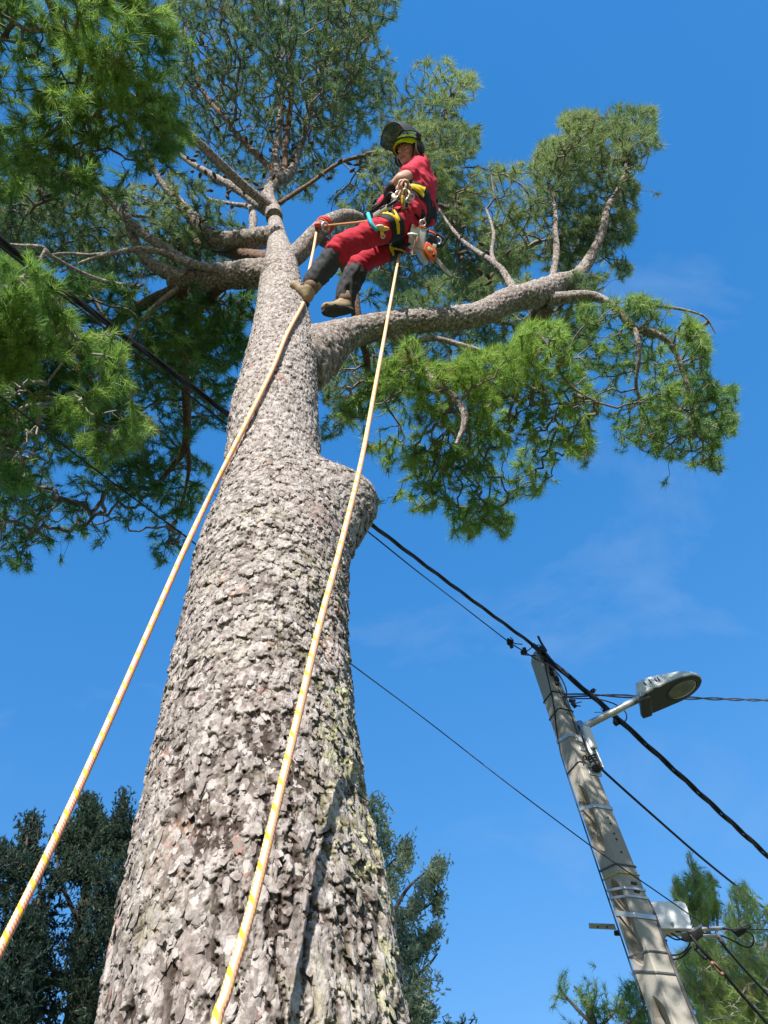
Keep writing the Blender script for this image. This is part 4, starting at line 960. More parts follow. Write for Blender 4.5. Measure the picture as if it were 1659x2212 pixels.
bm = bmesh.new(); V, fs = loft(sec); vs = [bm.verts.new(v) for v in V]
for f in fs:
    for q in f:
        try: bm.faces.new([vs[i] for i in q])
        except ValueError: pass
MB().add(*from_bm(bm)).link('underside', LAMPD, lamp, smooth=False)
bm = bmesh.new(); bmesh.ops.create_uvsphere(bm, u_segments=32, v_segments=14, radius=1); V, fs = from_bm(bm)
V = np.array([lp(.64 + v[0] * .25, v[1] * .62, zb(.64 + v[0] * .25) - .012 + v[2] * .035) for v in V])
MB().add(V, fs).link('lens', GLASS, lamp)
a_ = np.linspace(0, 2 * np.pi, 48); C = np.array([lp(.64 + math.cos(q) * .265, math.sin(q) * .67, zb(.64 + math.cos(q) * .265) - .015) for q in a_])
MB().add(*tube(C, .007, 6, False)).link('lens_rim', LAMPD, lamp)
for k in range(4):                                         # vent slots on the near side
    t = (.10, .19, .275, .325)[k]; c = lp(t, -1.0 * float(plan(t)) - .012, .045)
    MB().add(*box(c, LX * .006, LY * .004, LZ * .028, .3)).link('vent_slot', DARKM, lamp)
MB().add(*box(lp(.0, 0.1, -.075), LX * .055, LY * .13, LZ * .028, .25)).link('spigot_clamp', LAMPD, lamp)
# vertical spigot tube with ballast box and cables under the arm
S1 = pole_pt(pix_z(1664), -.78, 1.30); 
MB().add(*tube(np.array([S0 + np.array([0, 0, .07]), S0 * .5 + S1 * .5, S1]), .045, 18)).link('bracket_tube', STEEL, lamp)
MB().add(*tube(np.array([S1 + (S0 - S1) * .08, S1 - (S0 - S1) * .01]), .047, 18)).link('tube_end', DARKM, lamp)
for py in (1597, 1616, 1652, 1668):
    z = pix_z(py); MB().add(*box(pole_pt(z, -.55, 1.05), LEFT * .075, PN * .007, np.array([0, 0, .03]), .25)).link('bracket_plate', STEEL, lamp)
zf = pix_z(1603); fr = PN * .062
MB().add(*box(pole_pt(zf, -.80, 1.35) + fr + toc * .0, LEFT * .038, PN * .022, np.array([0, 0, .13]), .15)).link('fuse_box', WHITE, lamp)
for k in range(4):
    o_ = -.72 - .06 * k
    wire('lamp_wire', [pole_pt(zf - .12, o_, 1.35) + fr, pole_pt(zf - .22, o_ + .03 * (-1) ** k, 1.38) + fr, pole_pt(zf - .36, o_ - .02, 1.36) + fr, S1 + PN * .05 + np.array([0, 0, .05])], .006, (BLACK, GREYC, BLACK, STRAP)[k], lamp, 20)
wire('lamp_wire', [S0 + PN * .03 + LEFT * .05, S0 + LEFT * .06 + np.array([0, 0, -.2]) + PN * .03, S1 + LEFT * .06 + np.array([0, 0, .2]) + PN * .02, S1 + LEFT * .03 + PN * .055], .010, BLACK, lamp, 24)
for k in range(3):
    c = S1 + (S0 - S1) * (.16 + .06 * k); V, fs = curve([c + LEFT * .055, c + PN * .06, c - LEFT * .055, c - PN * .055, c + LEFT * .055], 20, .007); MB().add(V, fs).link('tie_wrap', BLACK, lamp)

# ------------------------------------------------------------------ cables
POLE_TOP = pole_pt(ptop + .05, -.5, 1.15)
def cable(name, label, pts, r, m=BLACK, cat='cable', n=90, twist=0, group='cables strung from the pole'):
    o = wire(name, pts, r, m, None, n, 6, twist); tag(o, label, cat, group); return o
zt = ptop
knot = POLE_TOP
far = [PH(1150, 1392, 6.75), PZ(960, 1252, zt - .25), PZ(800, 1131, zt - .55), PZ(640, 1008, zt - .85), PZ(495, 897, zt - 1.1), PZ(240, 705, zt - 1.5), PZ(0, 518, zt - 1.85), PZ(-160, 395, zt - 2.05)]
c1 = cable('power_cable', 'thick black twisted power cable passing behind the trunk up to the left edge', far[:1] + far[1:], .0125, twist=3, n=420)
c2 = cable('power_cable', 'black twisted power cable dropping from the pole head past the lamp to the right edge', [PH(1150, 1392, 6.75), PH(1215, 1450, 6.8), PH(1300, 1522, 7.0), PH(1400, 1612, 7.4), PH(1520, 1722, 8.2), PH(1659, 1850, 9.4), PH(1800, 1985, 11)], .019, twist=3, n=360)
cable('power_cable', 'thin dark cable with two black clamps, just under the thick twisted cable', [PH(1160, 1425, 6.75), PH(1128, 1405, 6.7), PH(1092, 1381, 6.6), PH(1000, 1310, 6.3), PZ(900, 1233, zt - .5), PZ(785, 1141, zt - .7), PZ(640, 1030, zt - .95), PZ(500, 925, zt - 1.15), PZ(250, 728, zt - 1.55), PZ(0, 532, zt - 1.9), PZ(-100, 454, zt - 2.0)], .007, n=160)
cable('power_cable', 'strand looping from the black clamps under the lamp arm back to the pole head', [PH(1160, 1425, 6.75), PH(1192, 1440, 6.7), PH(1215, 1470, 6.72), PH(1224, 1498, 6.75), PH(1218, 1518, 6.8)], .008, GREYC, n=50)
cable('service_cable', 'twisted grey cable running level behind the lamp head to the right edge', [PH(1212, 1502, 6.85), PH(1300, 1502, 7.1), PH(1400, 1506, 7.6), PH(1520, 1509, 8.6), PH(1659, 1513, 10.4), PH(1760, 1515, 12)], .013, GREYC, twist=2, n=260)
cable('service_cable', 'short slack cable tied below the level cable beside the pole', [PH(1214, 1505, 6.85), PH(1250, 1509, 6.9), PH(1290, 1510, 7.0), PH(1330, 1522, 7.1), PH(1352, 1540, 7.15), PH(1350, 1558, 7.15), PH(1330, 1556, 7.1)], .007, n=60)
cable('service_cable', 'plain dark cable slanting down right from behind the lamp bracket', [PH(1262, 1622, 7.05), PH(1300, 1662, 7.3), PH(1400, 1752, 8.0), PH(1530, 1865, 9.2), PH(1660, 1968, 11), PH(1760, 2045, 13)], .013, n=100)
cable('telephone_wire', 'thin wire crossing in front of the pole down to the bracket beside the white box', [PH(1532, 2005, 6.75), PH(1420, 1927, 6.6), PH(1280, 1830, 6.45), PH(1100, 1695, 6.2), PH(920, 1555, 5.9), PZ(750, 1428, 5.55), PZ(600, 1312, 5.6), PZ(410, 1166, 5.5), PZ(200, 1010, 5.35), PZ(0, 856, 5.2), PZ(-120, 765, 5.1)], .0055, n=160)
cable('telephone_wire', 'fine level wire from the pole bracket to the right edge above the young pine', [PH(1555, 2008, 6.9), PH(1600, 2007, 7.1), PH(1659, 2008, 7.4), PH(1760, 2010, 8)], .005, n=30)
cable('drop_cable', 'heavy dark cable tied with turnbuckles running down right across the young pine', [PH(1490, 2018, 6.85), PH(1520, 2056, 6.9), PH(1560, 2098, 7.1), PH(1600, 2146, 7.3), PH(1659, 2213, 7.6), PH(1720, 2285, 8)], .014, n=60)
cable('drop_cable', 'dark cable with a swollen grip, right of the turnbuckle cable', [PH(1546, 2010, 6.9), PH(1562, 2040, 6.95), PH(1600, 2085, 7.2), PH(1660, 2151, 7.6), PH(1720, 2220, 8)], .010, n=60)
V, fs = tube(np.array([PH(1548, 2014, 6.9), PH(1556, 2030, 6.93), PH(1566, 2044, 6.97)]), [.010, .020, .012], 8); gp = MB().add(V, fs).link('cable_grip', GREYC)
tag(gp, 'swollen grip sleeve on the right hand dark cable below the bracket', 'cable grip')
def clamp(c, s, label):
    t = thing('cable_clamp', label, 'cable clamp', c, 'black cable clamps')
    for k in range(3):
        a = rng.normal(0, 1, 3); a /= np.linalg.norm(a); b_ = np.cross(a, [0.3, .5, .8]); b_ /= np.linalg.norm(b_); e = np.cross(a, b_)
        MB().add(*box(np.asarray(c) + rng.normal(0, s * .45, 3), a * s, b_ * s * .6, e * s * .45, .3)).link('clamp_jaw', DARKM, t)
    for k in range(2):
        p = np.asarray(c) + rng.normal(0, s * .5, 3); V, fs = curve([p, p + rng.normal(0, s * 1.1, 3), p + rng.normal(0, s * 1.6, 3)], 12, s * .18); MB().add(V, fs).link('clamp_tail', DARKM, t)
clamp(PH(1103, 1388, 6.6), .035, 'black clamp on the thin cable, farther from the pole head')
clamp(PH(1130, 1408, 6.7), .035, 'black clamp on the thin cable, close beside the pole head')
clamp(PH(1282, 1494, 6.95), .024, 'black clamp on the thick cable above the lamp arm')
clamp(PH(1304, 1533, 7.02), .022, 'black clamp on the thick cable where the lamp arm crosses')
clamp(PH(1328, 1558, 7.08), .028, 'black clamp on the thick cable just below the lamp arm')
clamp(PH(1240, 1519, 6.85), .032, 'curled black clamp hanging under the level cable next to the pole')
clamp(PH(1172, 1404, 6.72), .035, 'black clamp holding the thick cable to the pole head')

# ------------------------------------------------------------------ white junction box and brackets
jb = thing('junction_box', 'white plastic junction box fixed to the far side of the pole', 'junction box', PH(1445, 1975, 7.0))
d = depth_of(PH(1440, 1965, 7.0))
JB0 = PH(1440, 1975, 7.0); JN = toc + np.array([.25, 0, 0.0])
MB().add(*slab_v([(1396, 1946), (1470, 1946), (1480, 1950), (1485, 1958), (1493, 1992), (1490, 2002), (1410, 2002), (1400, 1980)], JB0, .12, JN, .014)).link('cover', WHITE, jb)
MB().add(*slab_v([(1404, 1999), (1494, 1999), (1494, 2006), (1406, 2006)], JB0 + toc * .012, .14, JN, .006)).link('bottom_flange', WHITE, jb)
SC0 = PH(1452, 1993, 6.98); MB().add(*tube(np.array([SC0 + toc * .03, SC0 - toc * .03]), .014, 12)).link('screw', WHITE, jb)
hinge = MB().add(*slab([(1416, 2014), (1436, 2009), (1444, 2021), (1432, 2030), (1424, 2025)], d, d + .02, .003)).link('terminal_block', STRAP, jb)
br = thing('bracket', 'drilled steel bracket arm poking out left of the pole', 'bracket', PH(1300, 2003, 7.15))
dd = depth_of(PH(1300, 2003, 7.1))
MB().add(*slab([(1272, 1995), (1328, 1997), (1332, 2009), (1273, 2006)], dd, dd + .012, .002)).link('plate', STEEL, br)
for x in (1291, 1311): MB().add(*tube(np.array([PD(x, 2002, dd - .002), PD(x, 2002, dd + .004)]), .009, 10)).link('hole', DARKM, br)
MB().add(*slab([(1328, 2014), (1339, 2012), (1340, 2022), (1328, 2022)], dd, dd + .03, .003)).link('foot', DARKM, br)
b2 = thing('bracket', 'pair of steel bracket bars right of the white box holding the wires', 'bracket', PH(1530, 2005, 6.95))
dd = depth_of(PH(1530, 2005, 6.9))
MB().add(*slab([(1494, 2007), (1545, 2003), (1565, 2003), (1565, 2009), (1550, 2011), (1494, 2013)], dd, dd + .02, .003)).link('bar', STEEL, b2)
MB().add(*slab([(1512, 2019), (1553, 2019), (1553, 2026), (1512, 2026)], dd, dd + .02, .003)).link('bar', STEEL, b2)
MB().add(*slab([(1473, 2015), (1500, 2010), (1516, 2000), (1520, 2022), (1506, 2034), (1480, 2036), (1473, 2026)], dd - .02, dd + .01, .006)).link('wedge_clamp', GREYC, b2)
MB().add(*slab([(1577, 2008), (1588, 2013), (1602, 2010), (1616, 2004), (1612, 2014), (1596, 2026), (1584, 2016)], dd, dd + .02, .005)).link('wedge_clamp', DARKM, b2)
for k, pts in enumerate(([(1560, 2004), (1585, 2008), (1620, 2004), (1614, 1998), (1600, 2003)], [(1500, 2014), (1560, 2022), (1612, 2046), (1628, 2036), (1624, 2018), (1606, 2010)], [(1440, 2030), (1436, 2050), (1450, 2063), (1475, 2058), (1490, 2038), (1485, 2020)], [(1432, 2028), (1428, 2055), (1440, 2072), (1472, 2068), (1494, 2044)], [(1424, 2024), (1424, 2060), (1420, 2090)], [(1440, 2020), (1465, 2030), (1490, 2016), (1460, 2012)], [(1450, 2016), (1480, 2032), (1500, 2016)])):
    V, fs = curve([PD(x, y, dd + .02 * k) for x, y in pts], 40, .0065); MB().add(V, fs).link('wire_loop', BLACK, b2)
for x, y, nm in ((1512, 2056, 'a'), (1548, 2090, 'b')):
    t = thing('turnbuckle', {'a': 'dark turnbuckle on the heavy cable nearer the bracket', 'b': 'rusty pink turnbuckle on the heavy cable farther down'}[nm], 'turnbuckle', PH(x, y, 6.9), 'turnbuckles on the heavy cable')
    p, q = (PH(x - 9, y - 9, 6.9), PH(x + 12, y + 13, 6.98)); m = COP if nm == 'b' else DARKM
    for s_ in (-1, 1):
        o_ = AX * .012 * s_ - AY * -.010 * s_; MB().add(*tube(np.array([p + o_, q + o_]), .006, 6)).link('side_bar', m, t)
    for e in (p, q): MB().add(*ball(e, .017, seg=10, rings=8)).link('eye_nut', m, t)
# ------------------------------------------------------------------ climbing ropes
def rope_mat(name, c0, c1, c2, band=15.0):
    m = bpy.data.materials.new(name); m.use_nodes = True; t = m.node_tree; b = t.nodes['Principled BSDF']; b.inputs['Roughness'].default_value = 0.55
    L = t.links.new
    sa = t.nodes.new('ShaderNodeAttribute'); sa.attribute_name = 's'; aa = t.nodes.new('ShaderNodeAttribute'); aa.attribute_name = 'a'
    def math_(op, x, y):
        n = t.nodes.new('ShaderNodeMath'); n.operation = op
        for i, v in enumerate((x, y)):
            if isinstance(v, (int, float)): n.inputs[i].default_value = v
            elif v is not None: L(v, n.inputs[i])
        return n.outputs[0]
    def mix(f, x, y):
        n = t.nodes.new('ShaderNodeMix'); n.data_type = 'RGBA'; L(f, n.inputs[0])
        for i, v in ((6, x), (7, y)):
            if isinstance(v, tuple): n.inputs[i].default_value = (*v, 1)
            else: L(v, n.inputs[i])
        return n.outputs[2]
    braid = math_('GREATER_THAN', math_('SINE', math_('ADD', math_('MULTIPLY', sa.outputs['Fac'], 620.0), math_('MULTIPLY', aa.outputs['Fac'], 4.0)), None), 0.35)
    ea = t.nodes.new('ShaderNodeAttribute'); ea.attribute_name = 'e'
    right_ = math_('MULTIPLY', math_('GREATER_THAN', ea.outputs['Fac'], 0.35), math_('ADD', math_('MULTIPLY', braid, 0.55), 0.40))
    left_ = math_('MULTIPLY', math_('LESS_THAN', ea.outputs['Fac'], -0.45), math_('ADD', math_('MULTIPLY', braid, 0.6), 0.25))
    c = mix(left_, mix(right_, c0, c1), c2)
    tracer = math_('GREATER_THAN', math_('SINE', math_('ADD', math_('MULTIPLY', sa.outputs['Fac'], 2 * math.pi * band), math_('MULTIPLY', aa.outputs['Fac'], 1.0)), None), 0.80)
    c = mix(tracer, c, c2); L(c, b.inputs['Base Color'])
    w = t.nodes.new('ShaderNodeBump'); w.inputs['Strength'].default_value = 0.4; w.inputs['Distance'].default_value = 0.003
    L(math_('SINE', math_('ADD', math_('MULTIPLY', sa.outputs['Fac'], 620.0), math_('MULTIPLY', aa.outputs['Fac'], 4.0)), None), w.inputs['Height']); L(w.outputs[0], b.inputs['Normal'])
    return m
ROPE = rope_mat('salmon_rope', (0.87, 0.60, 0.44), (0.78, 0.18, 0.06), (0.85, 0.50, 0.03))  # pale middle is sun glare put into the colour, strand colours kept to the sides
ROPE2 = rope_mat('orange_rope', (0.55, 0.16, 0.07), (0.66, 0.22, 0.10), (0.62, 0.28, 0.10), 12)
def rope_obj(name, P_, r, m, n, seg=10):
    C, _ = catmull(P_, np.zeros(len(P_)), n); V, fs = tube(C, r, seg, False)
    L = np.concatenate([[0], np.cumsum(np.linalg.norm(np.diff(C, axis=0), axis=1))])
    a = np.arange(seg) * 2 * np.pi / seg
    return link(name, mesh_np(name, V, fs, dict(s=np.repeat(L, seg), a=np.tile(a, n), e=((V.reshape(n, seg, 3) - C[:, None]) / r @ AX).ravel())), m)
def on_line(A, B, pix):
    out_ = []
    for px, py in pix:
        r_ = ray(px, py); r_ = r_ / np.linalg.norm(r_); d_ = (B - A) / np.linalg.norm(B - A); w0 = CAM - A
        b = r_ @ d_; dd_ = r_ @ w0; e = d_ @ w0; t_ = (b * e - dd_) / (1 - b * b); out_.append(CAM + r_ * t_)
    return out_
TL = PD(686, 487, 6.55); BL = PD(-30, 2112, 1.78)
ptsL = [TL + np.array([0.0, 0, .01])] + [PD(677, 540, 6.15), PD(664, 602, 5.72), PD(655, 648, 5.43)] + on_line(PD(652, 662, 5.36), BL, [(652, 662), (620, 722), (590, 795), (540, 898), (490, 998), (440, 1100), (392, 1202), (300, 1412), (217, 1600), (110, 1832), (0, 2052), (-60, 2172)])
def trunk_depth(px, py):
    r_ = ray(px, py)
    for d_ in np.arange(1.2, 7.5, 0.01):
        q = CAM + r_ * d_; zq = min(q[2], tz[-1]); rr_q = float(np.interp(zq, zz, kr)) * 1.05 + 0.012
        if math.hypot(q[0] - float(np.interp(zq, zz, kx)), q[1] - 2.0) < rr_q: return d_
    return 99.0
for i_ in range(4, len(ptsL)):                              # the rope leans on the trunk below the boot
    q = ptsL[i_]; px_, py_ = proj(q); dq = depth_of(q); ts = trunk_depth(px_, py_) - 0.03
    if ts < dq: ptsL[i_] = PD(px_, py_, ts)
ptsL.append(np.array([ptsL[-1][0] - .06, ptsL[-1][1] - .05, ptsL[-1][2] - .45]))
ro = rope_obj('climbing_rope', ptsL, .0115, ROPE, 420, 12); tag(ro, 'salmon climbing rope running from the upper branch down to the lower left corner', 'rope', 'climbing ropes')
TR = PD(862, 553, 5.75); BR = PD(462, 2255, 1.22)
ptsR = [PD(866, 545, 5.80), TR] + on_line(TR, BR, [(846, 640), (829, 735), (808, 850), (781, 995), (736, 1180), (690, 1352), (641, 1560), (602, 1722), (545, 1955), (490, 2140), (455, 2290)])
ptsR.append(np.array([ptsR[-1][0] - .03, ptsR[-1][1] - .02, ptsR[-1][2] - .5]))
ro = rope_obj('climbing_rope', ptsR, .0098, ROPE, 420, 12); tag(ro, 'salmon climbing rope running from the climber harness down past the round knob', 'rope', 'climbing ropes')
# short lanyard from the branch to the climber
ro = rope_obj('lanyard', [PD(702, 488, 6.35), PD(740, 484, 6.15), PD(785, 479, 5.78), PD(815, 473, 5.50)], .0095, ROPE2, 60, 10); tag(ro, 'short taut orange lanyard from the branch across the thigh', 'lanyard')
an = thing('rope_anchor', 'orange sling and steel ring choked round the grey branch', 'rope anchor', PD(695, 487, 6.4))
RED = mat('orange_sling', (0.62, 0.07, 0.03), 0.6)
def ring(c, n_, r, thick, m, name, parent, sq=1.0, seg=8):
    n_ = np.asarray(n_, float); n_ /= np.linalg.norm(n_); u_ = np.cross(n_, [0.2, 0.3, 0.9]); u_ /= np.linalg.norm(u_); v_ = np.cross(n_, u_)
    a = np.linspace(0, 2 * np.pi, 28); C = np.asarray(c) + r * (np.cos(a)[:, None] * u_ + sq * np.sin(a)[:, None] * v_)
    return MB().add(*tube(C, thick, seg, False)).link(name, m, parent)
def branch_hit(px, py):
    """centre and direction of the anchor branch nearest to a pixel ray"""
    C, i = min(((limb_nodes['A1'], k) for k in range(len(limb_nodes['A1']) - 1)), key=lambda q: abs(proj(q[0][q[1]])[0] - px) + abs(proj(q[0][q[1]])[1] - py))
    t = C[i + 1] - C[i]; return C[i], t / np.linalg.norm(t)
bc, bt = branch_hit(700, 489)
for o_, r_, th_ in ((-.022, .070, .010), (.004, .073, .010), (.03, .070, .008)): ring(bc + bt * o_, bt, r_, th_, RED, 'sling', an)
ring(PD(703, 490, 6.30), AZ * .7 + AX * .6, .035, .009, STEEL, 'steel_ring', an)
MB().add(*ball(PD(688, 486, 6.42), (.038, .024, .028), R.T, 12, 8)).link('knot', RED, an)
V, fs = curve([PD(704, 492, 6.3), PD(713, 505, 6.32), PD(712, 520, 6.4), PD(705, 524, 6.45)], 20, .006); MB().add(V, fs).link('sling_tail', RED, an)

# ------------------------------------------------------------------ the climber
REDC = mat('red_shirt_cloth', (0.60, 0.045, 0.080), 0.85, noise=[(25, (0.50, 0.032, 0.06), 0.6)], bump=(260, 0.25, 0.002), spec=0.2)
REDT = mat('red_trouser_cloth', (0.45, 0.022, 0.042), 0.82, noise=[(18, (0.34, 0.015, 0.03), 0.7)], bump=(220, 0.25, 0.002), spec=0.2)
BLKC = mat('black_trouser_cloth', (0.035, 0.036, 0.040), 0.8, noise=[(14, (0.065, 0.066, 0.07), 0.7)], bump=(220, 0.25, 0.002), spec=0.25)
SKIN = mat('skin', (0.52, 0.30, 0.22), 0.55, noise=[(20, (0.46, 0.24, 0.18), 0.5)])
GLOVE = mat('black_glove', (0.022, 0.022, 0.026), 0.65, noise=[(40, (0.05, 0.05, 0.055), 0.6)])
LEATH = mat('tan_boot_leather', (0.30, 0.22, 0.13), 0.7, noise=[(14, (0.20, 0.14, 0.085), 0.8), (60, (0.36, 0.28, 0.18), 0.4)], bump=(90, 0.3, 0.003))
LEATHD = mat('brown_boot_leather', (0.16, 0.09, 0.05), 0.7, noise=[(20, (0.10, 0.06, 0.035), 0.7)])
SOLE = mat('boot_sole_rubber', (0.05, 0.048, 0.042), 0.85, noise=[(30, (0.11, 0.10, 0.085), 0.7)], bump=(70, 0.6, 0.006))
LIME = mat('lime_helmet_plastic', (0.55, 0.72, 0.0), 0.22, spec=0.5)
VIS = mat('visor_gauze', (0.03, 0.034, 0.034), 0.6, alpha=0.88)
NAVY = mat('black_webbing', (0.013, 0.014, 0.018), 0.8, bump=(300, 0.3, 0.002))
YELW = mat('yellow_webbing', (0.72, 0.48, 0.01), 0.7)
HAIR = mat('dark_hair', (0.035, 0.02, 0.013), 0.7, noise=[(60, (0.07, 0.04, 0.025), 0.7)])
DARKSKIN = mat('lip', (0.40, 0.14, 0.12), 0.5)
EYEW = mat('eye_white', (0.7, 0.68, 0.65), 0.3)
IRIS = mat('dark_iris', (0.02, 0.014, 0.01), 0.2)

P = lambda x, y, d: PD(x, y, d)
person = thing('person', 'climber in red with lime helmet and raised visor, leaning back, one boot on the trunk', 'person', P(880, 480, 5.8))
def folds(me, amp, sc, s, dirv=None):
    n = len(me.vertices); co = np.empty(n * 3, np.float32); me.vertices.foreach_get('co', co); co = co.reshape(-1, 3).astype(float)
    nr_ = np.empty(n * 3, np.float32); me.vertex_normals.foreach_get('vector', nr_); nr_ = nr_.reshape(-1, 3)
    q = co.copy()
    if dirv is not None:
        dv_ = np.asarray(dirv) / np.linalg.norm(dirv); q = q + (q @ dv_)[:, None] * dv_ * 1.3
    a = np.abs(fbm(q * sc, 3, s) - 0.5) * 2; b_ = fbm(q * sc * 2.3, 2, s + 5) - 0.5
    co = co + nr_ * ((0.38 - a) * amp * 1.8 + b_ * amp * 0.6)[:, None]
    me.vertices.foreach_set('co', co.astype(np.float32).ravel()); me.update(); return me
# joints
HIPc = P(874, 490, 5.78); CH = P(903, 402, 5.93); CHl = P(899, 400, 5.84); CHr = P(907, 400, 6.04); NK = P(893, 350, 5.98)
SHl = P(903, 372, 5.83); SHr = P(903, 364, 6.15); ELl = P(866, 388, 5.66); WRl = P(845, 408, 5.72); ELr = P(862, 402, 6.2); WRr = P(830, 436, 6.0)
H1 = P(862, 483, 5.66); K1 = P(745, 527, 5.42); AN1 = P(678, 606, 5.38)
H2 = P(864, 519, 5.84); K2 = P(776, 570, 5.74); AN2 = P(744, 640, 5.66)
HC = P(881, 331, 5.98)
U_ = -0.10 * AX + 0.98 * AY - 0.12 * AZ; U_ /= np.linalg.norm(U_)
FW = -0.66 * AX - 0.0 * AY + 0.75 * AZ; FW -= U_ * (FW @ U_); FW /= np.linalg.norm(FW); SD = np.cross(U_, FW)     # SD: to the person's left
def hl(s, f, u): return HC + SD * s + FW * f + U_ * u
HB = np.stack([SD, FW, U_])
body = MB()
body.add(*ball(hl(0, -.012, .02), (.073, .092, .100), HB)); body.add(*ball(hl(0, .018, -.055), (.055, .062, .065), HB))
body.add(*capsule(hl(0, .055, -.100), .022, hl(0, .06, -.098), .021)); body.add(*capsule(hl(0, .078, .012), .010, hl(0, .094, -.022), .014))
body.add(*capsule(hl(.026, .066, .030), .013, hl(-.026, .066, .030), .013)); body.add(*ball(hl(.040, .058, -.028), .022, HB)); body.add(*ball(hl(-.040, .058, -.028), .022, HB))
body.add(*capsule(hl(.018, .071, -.064), .008, hl(-.018, .071, -.064), .008))
for s_ in (-1, 1): body.add(*ball(hl(s_ * .076, -.01, -.005), (.012, .022, .032), HB))
body.add(*capsule(hl(0, -.02, -.05), .052, NK, .056)); body.add(*capsule(NK, .055, CH, .09)); body.add(*capsule(CH, .09, HIPc, .09))
body.add(*capsule(NK, .05, SHl, .05)); body.add(*capsule(NK, .05, SHr, .05))
body.add(*capsule(SHl, .056, ELl, .050)); body.add(*capsule(ELl, .050, WRl, .036)); body.add(*capsule(SHr, .052, ELr, .041)); body.add(*capsule(ELr, .041, WRr, .030))
for Hh, Kk, An in ((H1, K1, AN1), (H2, K2, AN2)):
    body.add(*capsule(HIPc, .08, Hh, .075)); body.add(*capsule(Hh, .075, Kk, .05)); body.add(*capsule(Kk, .05, An, .036))
link('body', fuse(body, .0075, 5), SKIN, person)
for s_ in (-1, 1):
    e = MB().add(*ball(hl(s_ * .030, .067, .008), (.013, .011, .010), HB, 12, 8)).link('eye', EYEW, person)
    i_ = MB().add(*ball(hl(s_ * .030 + .003, .077, .007), (.0065, .004, .0068), HB, 10, 8)).link('iris', IRIS, None); i_.parent = e
    V, fs = curve([hl(s_ * .012, .081, .030), hl(s_ * .03, .081, .036), hl(s_ * .048, .070, .030)], 10, .0055); MB().add(V, fs).link('eyebrow', HAIR, person)
V, fs = curve([hl(.024, .072, -.062), hl(.010, .081, -.063), hl(-.010, .081, -.063), hl(-.024, .072, -.062)], 12, .0065); MB().add(V, fs).link('mouth', DARKSKIN, person)
hair = MB(); hair.add(*ball(hl(0, -.035, .012), (.082, .085, .098), HB))
for s_ in (-1, 1): hair.add(*capsule(hl(s_ * .074, .005, .035), .016, hl(s_ * .074, -.02, -.015), .016))
link('hair', fuse(hair, .008, 3), HAIR, person)
# shirt
sh = MB()
sh.add(*capsule(CHl, .128, P(884, 462, 5.76), .118)); sh.add(*capsule(CHr, .125, P(892, 460, 5.92), .115)); sh.add(*capsule(SHl, .088, CHl, .125)); sh.add(*capsule(SHr, .085, CHr, .12))
sh.add(*capsule(P(905, 362, 5.96), .085, P(904, 400, 5.96), .12)); sh.add(*capsule(P(906, 359, 5.88), .070, SHl, .085))
sh.add(*capsule(SHl, .088, SHl * .52 + ELl * .48, .070)); sh.add(*capsule(SHr, .085, SHr * .3 + ELr * .7, .064))
sh.add(*capsule(P(905, 405, 5.96), .125, P(911, 446, 5.90), .10)); sh.add(*capsule(P(915, 440, 5.92), .085, P(934, 452, 5.98), .035)); sh.add(*capsule(P(932, 452, 5.97), .042, P(934, 472, 5.95), .030)); sh.add(*capsule(P(918, 448, 5.92), .07, P(929, 478, 5.93), .032))
shm = folds(fuse(sh, .010, 5), .022, 8.0, 3.0, U_ * .6 + AX * .8)
shirt = link('shirt', shm, REDC, person)
V, fs = curve([hl(.055, .0, -.105), hl(.03, .055, -.125), hl(-.03, .055, -.125), hl(-.06, .0, -.105)], 20, .012); MB().add(V, fs).link('collar', REDC, person)
# trousers
tr_ = MB()
tr_.add(*capsule(P(889, 455, 5.82), .118, HIPc, .128)); tr_.add(*capsule(HIPc, .125, P(872, 512, 5.80), .110)); tr_.add(*capsule(P(866, 475, 5.76), .10, H1, .098)); tr_.add(*capsule(H1, .100, P(785, 512, 5.50), .086)); tr_.add(*capsule(P(785, 512, 5.50), .086, P(742, 530, 5.42), .084)); tr_.add(*capsule(P(742, 530, 5.42), .084, P(728, 547, 5.42), .090))
tr_.add(*capsule(P(872, 512, 5.82), .105, H2, .095)); tr_.add(*capsule(H2, .090, P(815, 550, 5.79), .080)); tr_.add(*capsule(P(815, 550, 5.79), .080, K2, .076)); tr_.add(*capsule(K2, .080, P(774, 576, 5.73), .082))
trm = folds(fuse(tr_, .010, 5), .014, 8.0, 11.0, AX * .5 + AY * .8)
trous = link('trousers', trm, REDT, person)
for nm, pts, s_ in (('a', [(P(738, 535, 5.42), .066), (P(716, 560, 5.41), .077), (P(690, 592, 5.39), .069), (P(678, 607, 5.38), .067)], 1.0), ('b', [(P(775, 570, 5.72), .062), (P(768, 590, 5.71), .080), (P(752, 622, 5.68), .075), (P(745, 645, 5.66), .073)], 2.0)):
    lg = MB()
    for (a, ra), (b_, rb) in zip(pts[:-1], pts[1:]): lg.add(*capsule(a, ra, b_, rb))
    m_ = folds(fuse(lg, .009, 4), .016, 9.0, 20 + s_, AX)
    g_ = link('lower_trouser_leg', m_, BLKC, person)
mk = MB()
MINT = mat('mint_print', (0.02, 0.20, 0.16), 0.7)
from mathutils.bvhtree import BVHTree
def bvh_of(*mes):
    V, Fp = [], []
    for me in mes:
        o = len(V); V += [v.co[:] for v in me.vertices]; Fp += [[i + o for i in p.vertices] for p in me.polygons]
    return BVHTree.FromPolygons(V, Fp)
